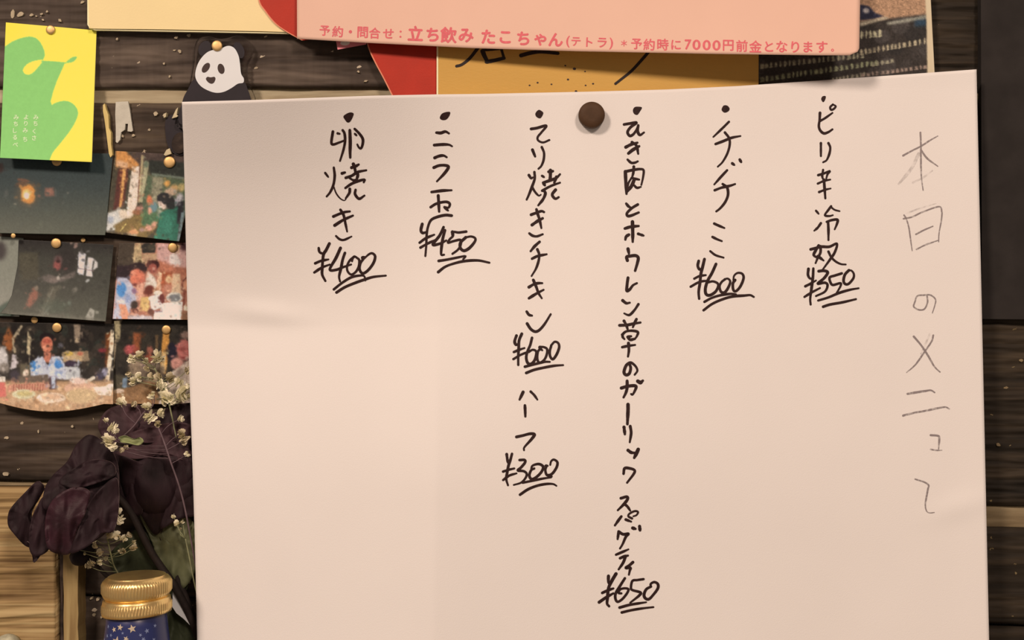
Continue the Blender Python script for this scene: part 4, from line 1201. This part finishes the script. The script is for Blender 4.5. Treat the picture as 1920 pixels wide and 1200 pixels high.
LINES['ピリ辛冷奴 ¥350'] = S(1490, 170, '#298,95 315,63 350,63 342,105 320,130; @3.6 430,155 400,185 410,215 440,205 462,175 430,155; @4.6 285,250 280,330 272,400 290,450 330,480 380,465 425,435; 285,340 340,310 425,250; @4.4 295,590 295,735; 380,590 400,640 390,710 360,780 320,805;'
    '320,890 310,960 325,1010; @4 265,950 330,930 395,905 370,940 355,990; @3.8 260,1045 330,1015 400,1000; @4 275,1140 340,1115 405,1100; @5 330,1000 335,1080 345,1210', 4.2) + \
    S(1490, 360, '@4 240,210 270,245; @4.4 295,350 260,400 220,435; @4 410,160 380,200 340,260 390,270 430,260; @3.6 410,170 450,200 505,215; @4.2 360,335 420,315 482,312 475,360 450,420; @4.6 375,330 380,420 380,540;'
    '@4.6 180,645 240,630 300,615 390,615 475,582 450,680 390,770 310,880; @4.8 270,600 235,660 215,710 260,740; @4.8 290,610 290,680 260,740 235,800; @4.8 260,720 325,770; @4 380,670 410,730 460,780 520,810 575,815;'
    '@4.8 155,865 150,930 170,970 200,975; @4.8 210,860 205,960 190,1080 175,1200 180,1265; @4.2 120,1060 180,1030 240,995; @4.2 110,1180 190,1130 285,1080; @4.6 270,890 330,885 372,905 330,970 260,1030 340,1020 370,1050 340,1120 240,1170;'
    '@4.6 530,915 450,940 395,960 400,1010 430,1045 515,1025 515,1060 470,1140; @4.4 610,880 565,930 550,1000 570,1035 610,1030 660,970 665,920 640,885 610,880') + \
    S(1490, 420, '@4.4 265,860 380,825 500,775 620,740 720,722; @4.4 320,930 400,905 540,880 690,845')
for k, (nm, st) in enumerate(LINES.items()):
    v, f = ribbon([(p_, w_ * 1.1) for p_, w_ in st], paper_d, seed=k, taper=.25)
    mk('menu_line', v, f, M['ink'], menu, False)['label'] = 'line of black marker writing: ' + nm
st = S(1660, 230, '395,110 400,250 400,400 405,600 425,760; 200,370 300,315 400,265 500,200 590,150; 405,310 470,400 590,490', 3.4) + \
    S(1660, 370, '@2.8 210,200 235,240 265,340 285,480 302,600; @2.8 205,240 300,220 420,165 600,105 635,160 630,260 605,400 600,500; @3.2 345,415 430,370 535,325; @3 350,585 450,535 590,485', 3) + \
    S(1660, 530, '@3.2 470,145 475,220 440,295 380,305 320,270 335,210 360,150 430,140 510,140 565,190 555,260 530,340; @3.2 540,590 520,660 440,780 340,920 240,1010; @3.6 320,605 400,700 480,820 550,940 615,1005', 3) + \
    S(1660, 680, '@4.4 250,350 340,335 440,320 510,310 555,335; @4.2 200,595 320,565 480,535 620,505 680,500 720,520; @3.6 510,815 590,822 607,850 600,970; @3 510,975 570,985 635,985', 3) + \
    S(1660, 810, '@3.2 335,530 430,560 485,595 480,640 465,720 450,820 465,890 500,910 550,905', 3)
v, f = ribbon(st, paper_d, seed=50)
mk('title_line', v, f, M['pencil'], menu, False)['label'] = 'faint grey pencil title: 本日のメニュー'
for k, q in enumerate(S(1660, 230, '375,350 290,520 150,690; @4 310,675 420,620 530,540', 6.5) + S(1660, 370, '@3 240,180 400,120 570,70', 4) + S(1660, 530, '@4 500,580 400,800', 5)):
    v, f = ribbon([q], paper_d, off=.00004, seed=51 + k)
    mk('pencil_smudge', v, f, M['smudge'], menu, False)

# brown pin holding the menu
pin_o = wp(1108.5, 218, paper_d(1108.5, 218))
pin = empty('brown_pin', pin_o, 'round flat dark brown pin holding the white menu sheet', 'pin')
pd = 1 / (FPX / (D - .012))
v, f = lathe([(r * pd, h) for r, h in [(20, .0002), (23.4, .0006), (24.8, .0014), (24.8, .0032), (24.2, .0038), (22.8, .0042), (12, .0043), (2, .0043)]], 48)
mk('pin_head', [tuple(pin_o + Vector((x, -z, y))) for x, y, z in v], f, M['brown_pin'], pin)
v, f = lathe([(.0005, -.012), (.0005, .0003)], 12)
mk('shaft', [tuple(pin_o + Vector((x, -z, y))) for x, y, z in v], f, M['steel'], pin)


# ---------------------------------------------------------------- flowers
def petal(name, outline, d, bulge, mat, parent, tilt=(0, 0), ruf=.0006, seed=0, thick=.0005, rings=9, rim=.0012, fold=1.0):
    """cupped petal or leaf from its outline; bulge towards the room, tilt = depth change per 100 px in x, y"""
    c = catmull(outline, 4, True)
    ctr = c.mean(0)
    m_ = len(c)
    V, F = [], []
    rr = np.linspace(0, 1, rings + 1)[1:]
    ph = seed * 1.7

    def dep(p, r, a):
        q = p - ctr
        wv = np.sin(a * 5 + ph) * .6 + np.sin(a * 11 + ph * 2) * .5 + np.sin(a * 23 + ph) * .25
        vein = .0030 * (vnoise(p[..., 0] / 13 + seed * 3, p[..., 1] / 34 + (p[..., 0]) / 60 + 5, 200 + seed) - .5) * (fold if np.ndim(p) > 1 else 0)
        return d + .55 * bulge * (1 - r ** 2) + rim * smooth01((r - .72) / .28) + vein + tilt[0] * q[..., 0] / 100 + tilt[1] * q[..., 1] / 100 + ruf * wv * r ** 3

    ang = np.arctan2(c[:, 1] - ctr[1], c[:, 0] - ctr[0])
    P0 = W(ctr[0], ctr[1], dep(ctr, 0.0, 0.0))
    pts = [P0.reshape(1, 3)]
    for r in rr:
        p = ctr + (c - ctr) * r
        pts.append(W(p[:, 0], p[:, 1], dep(p, r, ang)))
    Fv = np.vstack(pts)
    n = len(Fv)
    MI = []
    Bv = Fv.copy(); Bv[:, 1] += thick
    for i in range(m_):
        j = (i + 1) % m_
        F.append((0, 1 + i, 1 + j)); F.append((n, n + 1 + j, n + 1 + i))
        for k in range(rings - 1):
            a, b = 1 + k * m_ + i, 1 + k * m_ + j
            F.append((a, a + m_, b + m_, b)); F.append((n + b, n + b + m_, n + a + m_, n + a))
        e0, e1_ = 1 + (rings - 1) * m_ + i, 1 + (rings - 1) * m_ + j
        F.append((e0, n + e0, n + e1_, e1_))
    mi = [1 if len(q) == 4 and abs(q[0] - q[1]) == n else 0 for q in F]
    return mk(name, np.vstack([Fv, Bv]), F, mat, parent, mats=[mat, M['petal_edge_highlight'] if 'petal' in mat.name else mat], midx=mi)


def stem(name, pts, radii, mat, parent, seg=7):
    """pts: (px, py, depth)"""
    c = catmull(pts, 6)
    r = np.interp(np.linspace(0, 1, len(c)), np.linspace(0, 1, len(radii)), radii) if hasattr(radii, '__len__') else radii
    v, f = tube([wp(*p) for p in c], r, seg)
    return mk(name, v, f, mat, parent)


def ellipsoid(name, px, py, d, rx, ry, rd, mat, parent):
    o_ = np.array(wp(px, py, d)); k = (D - d) / FPX
    v, f = [], []
    nu, nv = 20, 12
    for j in range(nv + 1):
        th = math.pi * j / nv
        for i in range(nu):
            ph = 2 * math.pi * i / nu
            w_ = 1 + .06 * math.sin(5 * ph + 3 * th)
            v.append(o_ + np.array([rx * k * math.sin(th) * math.cos(ph) * w_, rd * math.sin(th) * math.sin(ph) * w_, ry * k * math.cos(th)]))
    for j in range(nv):
        for i in range(nu):
            i2 = (i + 1) % nu
            f.append((j * nu + i, j * nu + i2, (j + 1) * nu + i2, (j + 1) * nu + i))
    return mk(name, v, f, mat, parent)


GR = 'dried flowers beside the menu'
LB = 1712                                                      # pixel row of the shelf top at the flowers' depth
# rose hanging to the left over the pale timber
r1 = empty('dried_rose', wp(400, LB, .006), 'drooping dried burgundy rose in front of the pale timber, broad petals open', 'flower', GR)
ellipsoid('rose_heart', 165, 930, .020, 46, 58, .010, M['petal'], r1)
petal('petal', [(84, 915), (100, 890), (125, 866), (140, 838), (150, 826), (166, 815), (186, 822), (208, 842), (222, 880), (216, 930), (170, 940), (120, 930), (92, 955), (80, 948)], .030, .006, M['petal'], r1, (-.004, .004), .0012, 1)
petal('petal', [(15, 965), (22, 950), (45, 925), (68, 903), (78, 906), (83, 916), (74, 934), (59, 964), (66, 1000), (66, 1024), (48, 1024), (25, 1000), (15, 985)], .026, .005, M['petal'], r1, (-.006, 0), .0008, 2)
petal('petal', [(80, 932), (69, 950), (60, 970), (54, 1000), (55, 1030), (66, 1044), (90, 1032), (96, 1000), (94, 960), (90, 938)], .030, .005, M['petal'], r1, (-.004, 0), .0006, 3)
petal('petal', [(88, 965), (104, 930), (150, 900), (212, 878), (222, 930), (206, 990), (166, 1022), (130, 1037), (96, 1032), (84, 1000)], .0325, .005, M['petal'], r1, (.002, .002), .0008, 4)
petal('petal', [(84, 992), (89, 955), (107, 929), (138, 914), (168, 922), (160, 960), (142, 1000), (132, 1037), (106, 1038), (89, 1026)], .0365, .005, M['petal_red'], r1, (0, -.002), .0007, 5)
petal('petal', [(132, 1036), (150, 985), (172, 935), (217, 896), (222, 955), (212, 996), (192, 1000), (165, 1024)], .0375, .004, M['petal'], r1, (.003, 0), .0008, 6)
petal('petal', [(50, 1015), (62, 1025), (78, 1034), (68, 1052), (62, 1054), (60, 1040)], .031, .002, M['petal'], r1, seed=7, ruf=.0002)
petal('petal', [(110, 905), (135, 880), (172, 862), (210, 868), (214, 892), (176, 908), (140, 916)], .0355, .003, M['petal'], r1, (0, .004), .0008, 8)
stem('stem', [(190, 900, .018), (218, 928, .017), (246, 962, .0155), (284, 1036, .015), (326, 1098, .014), (359, 1162, .012), (384, 1240, .009), (396, 1400, .006), (400, LB, .006)], [.0012, .0014, .0015, .0014, .0014, .0013], M['stem_dark'], r1)
# upright rose half behind the sheet
r2 = empty('dried_rose', wp(410, LB, .006), 'upright dried dark rose with a faded mauve rim, half behind the menu sheet', 'flower', GR)
ellipsoid('rose_heart', 295, 905, .011, 52, 62, .008, M['petal'], r2)
petal('petal', [(218, 850), (244, 838), (260, 829), (285, 819), (310, 815), (332, 822), (348, 834), (376, 850), (376, 868), (330, 860), (300, 854), (268, 860), (240, 859)], .0135, .0035, M['petal_top'], r2, (0, .006), .0008, 11)
petal('petal', [(226, 856), (262, 866), (300, 857), (332, 862), (376, 866), (380, 950), (346, 970), (312, 986), (292, 1003), (276, 986), (262, 962), (240, 940), (226, 900)], .0140, .004, M['petal'], r2, (0, -.002), .0007, 12)
petal('petal', [(200, 880), (214, 846), (240, 860), (262, 900), (266, 962), (240, 962), (214, 932)], .0130, .004, M['petal'], r2, (.003, 0), .0007, 13)
petal('petal', [(306, 862), (378, 868), (382, 955), (334, 974), (300, 990), (316, 930)], .0150, .003, M['petal'], r2, (0, 0), .0007, 14)
stem('stem', [(300, 990, .011), (320, 1060, .010), (352, 1130, .009), (378, 1220, .007), (404, 1400, .006), (410, LB, .006)], .0013, M['stem_dark'], r2)
petal('leaf', [(262, 966), (280, 976), (300, 971), (325, 950), (345, 964), (364, 985), (368, 1060), (346, 1102), (320, 1106), (300, 1070), (286, 1020)], .0105, .003, M['leaf'], r2, (0, 0), .0012, 21)
petal('leaf', [(204, 1042), (235, 1010), (262, 990), (286, 1020), (306, 1070), (292, 1090), (240, 1080), (214, 1074)], .0085, .003, M['leaf_dark'], r2, (0, 0), .0010, 22)
petal('leaf', [(318, 1140), (345, 1158), (372, 1170), (374, 1240), (330, 1250), (314, 1184)], .0075, .002, M['leaf_dark'], r2, (0, 0), .0008, 23)
petal('leaf', [(286, 1080), (320, 1060), (352, 1085), (346, 1112), (322, 1120), (296, 1110)], .0070, .002, M['leaf_dark'], r2, (0, 0), .0008, 24)
# third rose at the back, above the other two
r3 = empty('dried_rose', wp(420, LB, .005), 'dried brownish rose at the back, above the other two roses', 'flower', GR)
petal('petal', [(184, 802), (194, 776), (214, 762), (246, 757), (282, 768), (302, 790), (292, 816), (240, 824), (205, 832)], .0085, .004, M['petal_top'], r3, (0, .003), .0010, 31)
petal('petal', [(258, 792), (300, 770), (340, 757), (378, 764), (378, 842), (330, 832), (300, 818), (250, 824)], .0080, .004, M['petal'], r3, (0, 0), .0010, 32)
petal('petal', [(240, 815), (290, 798), (340, 792), (378, 812), (378, 856), (330, 828), (270, 830)], .0115, .002, M['petal_top'], r3, (0, 0), .0008, 33)
ellipsoid('rose_heart', 300, 815, .0065, 60, 30, .0045, M['petal'], r3)
stem('stem', [(330, 830, .007), (350, 930, .006), (372, 1080, .006), (404, 1300, .005), (420, LB, .005)], .0012, M['stem_dark'], r3)
# dark bud
bd = empty('dried_bud', wp(390, LB, .006), 'small blackish dried bud under the drooping rose', 'flower bud', GR)
ellipsoid('bud', 150, 1045, .021, 19, 16, .0035, M['bud'], bd)
ellipsoid('bud_tip', 166, 1026, .0212, 13, 12, .0025, M['bud'], bd)
stem('stem', [(160, 1036, .020), (196, 1076, .017), (240, 1120, .011), (320, 1210, .008), (386, 1420, .006), (390, LB, .006)], .0008, M['stem_dark'], bd)


def blossom_mesh(seed, mat, core):
    rg = random.Random(seed)
    V, F, MI = [], [], []
    for k in range(20):
        th = rg.uniform(0, 1.5); ph = k * 2.399 + rg.uniform(-.3, .3)
        dr = Vector((math.sin(th) * math.cos(ph), -math.cos(th), math.sin(th) * math.sin(ph)))
        a = dr.cross(Vector((.3, .2, .9))).normalized(); b_ = dr.cross(a)
        ln, wd = rg.uniform(.7, 1.1), rg.uniform(.36, .55)
        n = len(V)
        for i, (t, w_, lift) in enumerate([(0.05, .12, 0), (.4, .8, .1), (.75, 1.0, .0), (1.0, .55, -.15)]):
            for sgn in (-1, 0, 1):
                V.append(tuple(dr * ln * t + a * (wd * w_ * sgn) + b_ * (lift + (.12 if sgn == 0 else 0)) * .6))
        for i in range(3):
            for j in range(2):
                q = n + i * 3 + j
                F.append((q, q + 1, q + 4, q + 3)); MI.append(0)
    n = len(V)
    for j in range(4):
        for i in range(6):
            th, ph = math.pi * j / 3, 2 * math.pi * i / 6
            V.append((.34 * math.sin(th) * math.cos(ph), -.1 - .34 * math.cos(th), .34 * math.sin(th) * math.sin(ph)))
    for j in range(3):
        for i in range(6):
            i2 = (i + 1) % 6
            F.append((n + j * 6 + i, n + j * 6 + i2, n + (j + 1) * 6 + i2, n + (j + 1) * 6 + i)); MI.append(1)
    me = bpy.data.meshes.new('blossom')
    me.from_pydata(V, [], F)
    me.materials.append(mat); me.materials.append(core)
    me.polygons.foreach_set('material_index', np.array(MI, np.int32))
    me.update()
    return me


BL = [blossom_mesh(s, M['blossom'], M['sepal']) for s in range(4)] + [blossom_mesh(9, M['blossom_old'], M['sepal'])]


def sprig(label, trunk, blooms, mat_stem, r=.0003):
    """trunk: (px,py,d) from shelf upward; blooms: (px, py, d, radius px, kind)"""
    root = empty('blossom_sprig', wp(*trunk[0]), label, 'flower', GR)
    stem('stem', trunk, r * 1.0, mat_stem, root, 5)
    tp = np.array(trunk[2:] if len(trunk) > 3 else trunk[1:], float)
    fine = catmull(tp, 6)
    for k, (x, y, d, rp, kd) in enumerate(blooms):
        cand = fine[fine[:, 1] > y + 8]
        if len(cand) == 0: cand = fine
        q = cand[np.argmin(np.hypot(cand[:, 0] - x, (cand[:, 1] - y) * .7))]
        mid = ((x + q[0]) / 2 + random.uniform(-6, 6), (y + q[1]) / 2 + random.uniform(-2, 5), (d + q[2]) / 2 + .001)
        tw = stem('twig', [tuple(q), mid, (x, y, d - .0004)], r * .45, mat_stem, root, 4)
        o_ = bpy.data.objects.new('blossom', BL[kd])
        o_.parent = tw
        o_.location = wp(x, y, d) - root.location
        s_ = 1.25 * rp * (D - d) / FPX
        o_.scale = (s_ * random.uniform(.9, 1.15), s_, s_ * random.uniform(.85, 1.1))
        o_.rotation_euler = (random.uniform(-.5, .5), random.uniform(0, 6.28), random.uniform(-.5, .5))
        COL.objects.link(o_)
    return root


sprig('sprig of white blossom rising in front of the diners snapshot',
      [(415, LB, .005), (400, 1300, .005), (362, 1000, .006), (330, 820, .013), (312, 740, .012), (290, 690, .010)],
      [(246, 673, .0095, 9, 0), (263, 666, .010, 10, 1), (295, 669, .011, 12, 2), (248, 714, .009, 8, 3), (262, 706, .009, 8, 0), (298, 705, .010, 9, 4), (300, 722, .011, 11, 1), (320, 708, .011, 10, 4),
       (312, 745, .011, 13, 0), (345, 740, .012, 14, 2), (335, 716, .011, 9, 3), (352, 694, .011, 9, 4), (356, 722, .0115, 9, 1), (278, 690, .0095, 7, 4), (272, 676, .009, 6, 3), (285, 705, .009, 7, 4), (322, 752, .012, 8, 3), (357, 742, .012, 8, 0), (240, 700, .0085, 6, 4)],
      M['stem_pale'])
sprig('sprig of white blossom spread across the upper dark roses',
      [(412, LB, .007), (400, 1300, .007), (352, 980, .022), (318, 860, .025), (296, 800, .020), (276, 770, .016), (250, 800, .020), (222, 826, .034)],
      [(228, 756, .014, 10, 1), (250, 757, .012, 6, 4), (275, 763, .016, 8, 2), (283, 743, .013, 6, 3), (288, 737, .012, 4, 0), (283, 783, .019, 11, 0), (306, 774, .018, 9, 3), (297, 793, .020, 7, 4), (339, 785, .018, 6, 2),
       (198, 788, .026, 5, 1), (212, 803, .034, 10, 2), (204, 825, .036, 12, 0), (211, 835, .036, 8, 1), (226, 844, .034, 6, 4), (236, 838, .032, 5, 4), (346, 822, .0165, 11, 4), (341, 812, .0165, 8, 4), (352, 851, .0165, 6, 2)],
      M['stem_mauve'])
sprig('sprig of small aged blossom between drooping rose and gold bottle cap',
      [(394, LB, .005), (388, 1420, .005), (316, 1200, .005), (226, 1082, .014), (208, 1040, .020), (200, 1000, .022)],
      [(220, 958, .026, 7, 1), (226, 973, .026, 8, 0), (176, 1008, .028, 8, 1), (188, 1036, .024, 7, 4), (172, 1054, .022, 8, 4), (188, 1053, .022, 6, 0), (250, 1028, .020, 7, 4), (228, 1034, .019, 7, 4), (232, 1008, .022, 7, 0), (204, 1002, .024, 8, 4), (220, 1004, .023, 8, 1),
       (244, 1002, .021, 6, 4), (146, 1031, .0255, 3, 0), (160, 1038, .0255, 3, 0), (180, 1022, .025, 6, 4), (198, 1046, .020, 5, 4), (165, 1060, .022, 6, 4), (252, 1015, .02, 4, 0)],
      M['stem_pale'])
sprig('two bright blossoms on the leaf beside the menu sheet edge',
      [(424, LB, .006), (404, 1300, .006), (362, 1080, .016), (348, 1010, .018)],
      [(333, 981, .017, 6, 2), (343, 979, .0165, 4, 0), (326, 968, .016, 4, 3), (338, 992, .0168, 3, 4)], M['stem_pale'])
r4 = petal('loose_leaf', [(222, 820), (235, 817), (250, 823), (262, 820), (269, 827), (260, 835), (240, 831), (226, 829)], .0322, .0012, M['leaf_light'], None, ruf=.0004, seed=41)
props(r4, 'small light green leaf caught in the blossom on the roses', 'leaf', GR)
o = slab('white_label', [(324, 1106), (336, 1112), (348, 1137), (359, 1164), (356, 1172), (344, 1160), (331, 1150), (323, 1138)], .0128, .0122, M['white_print'])
props(o, 'white scrap caught among the leaves between gold cap and menu sheet', 'paper scrap')

# ---------------------------------------------------------------- bottle with a gold cap
BD = .033
bc = 256.5
kpx = (D - BD) / FPX


def bz(py):
    return float(W(bc, py, BD)[2])


bx = float(W(bc, 1100, BD)[0])
bottle = empty('star_bottle', (bx, -BD, LEDGE), 'blue star-patterned bottle with a ribbed gold cap under the roses', 'bottle')


def px_lathe(name, prof, seg, mat, rfun=None, tilt=0.0):
    p = [(r * kpx, bz(y)) for r, y in prof]
    v, f = lathe(p, seg, None, (bx, -BD, 0), rfun)
    if tilt:
        zc = bz(1110)
        v = [(x, y, z + (x - bx) * tilt) for x, y, z in v]
    return mk(name, v, f, mat, bottle)


knurl = lambda rows, amp: (lambda i, k: 1 + (amp * (1 if k % 4 < 2 else -1) if i in rows else 0))
px_lathe('screw_cap', [(55, 1120), (60, 1116.5), (62.5, 1111), (63.5, 1107), (63.5, 1092), (62, 1087), (58, 1082.5), (53.5, 1080.5), (53, 1079), (52.5, 1078.4), (48, 1078), (20, 1078)][::1], 288, M['gold'], knurl((3, 4), .018), .03)
px_lathe('cap_ring', [(50, 1149), (63.5, 1148), (64.2, 1143), (64, 1141), (63.6, 1131), (63, 1128.5), (62, 1124), (61.6, 1121.5), (58, 1119), (50, 1118)], 288, M['gold'], knurl((3, 4), .014), .045)
LB2 = LEDGE
yb = 600 + (Z0 - LB2) / kpx
neck = [(92, yb), (96, yb - 8), (96, yb - 250), (92, yb - 300), (78, yb - 350), (66, 1240), (60, 1200), (56, 1165), (54, 1147), (50, 1143)]
bbody = px_lathe('bottle_body', neck, 64, M['sleeve'])


def neck_r(py):
    ys = [q[1] for q in neck][::-1]; rs = [q[0] for q in neck][::-1]
    return np.interp(py, ys, rs)


def star(name, ang, py, size, rot, mat):
    V, F = [], []
    for k in range(10):
        a = math.pi * k / 5 + rot
        r = size if k % 2 == 0 else size * .42
        dx, dy = r * math.sin(a), -r * math.cos(a)
        y = py + dy
        R = (neck_r(y) + .5) * kpx
        th = ang + dx / neck_r(y)
        V.append((bx + R * math.sin(th), -BD - R * math.cos(th), bz(y)))
    R = (neck_r(py) + .5) * kpx
    V.append((bx + R * math.sin(ang), -BD - R * math.cos(ang), bz(py)))
    F = [(10, (k + 1) % 10, k) for k in range(10)]
    mk(name, V, F, mat, bbody, False)


star('star', math.asin((235 - bc) / 60), 1190, 10.5, .1, M['star'])
for x, y, s_ in [(227, 1169, 5.5), (240, 1164, 6.5), (264, 1166, 8), (212, 1183, 4.5), (253, 1184, 5.5), (271, 1193, 7), (221, 1180, 4), (290, 1172, 5), (284, 1186, 4.5), (212, 1166, 4.5), (300, 1190, 4.5), (205, 1192, 4.5), (303, 1165, 4), (279, 1178, 3.5), (246, 1174, 3)]:
    star('star', math.asin(max(-.95, min(.95, (x - bc) / 60))), y, s_, random.uniform(0, 1), M['star_dim' if s_ < 5.2 else 'star'])
rg = random.Random(12)
for k in range(70):
    star('star', rg.uniform(-1.5, 1.5), rg.uniform(1206, yb - 260), rg.uniform(4, 10), rg.uniform(0, 1), M['star' if k % 3 else 'star_dim'])

# pale round knob low on the timber
kn = empty('round_ornament', wp(24, 1230, .009), 'pale round mottled ornament low on the tan timber', 'ornament')
ko = wp(24, 1207, .0092)
v, f = lathe([(.0030, -.001), (.0034, .002), (.0046, .0035), (.0048, .006), (.0040, .0078), (.0022, .0088), (.0006, .009)], 28)
mk('dome', [tuple(ko + Vector((x, -z, y))) for x, y, z in v], f, M['pale_knob'], kn)
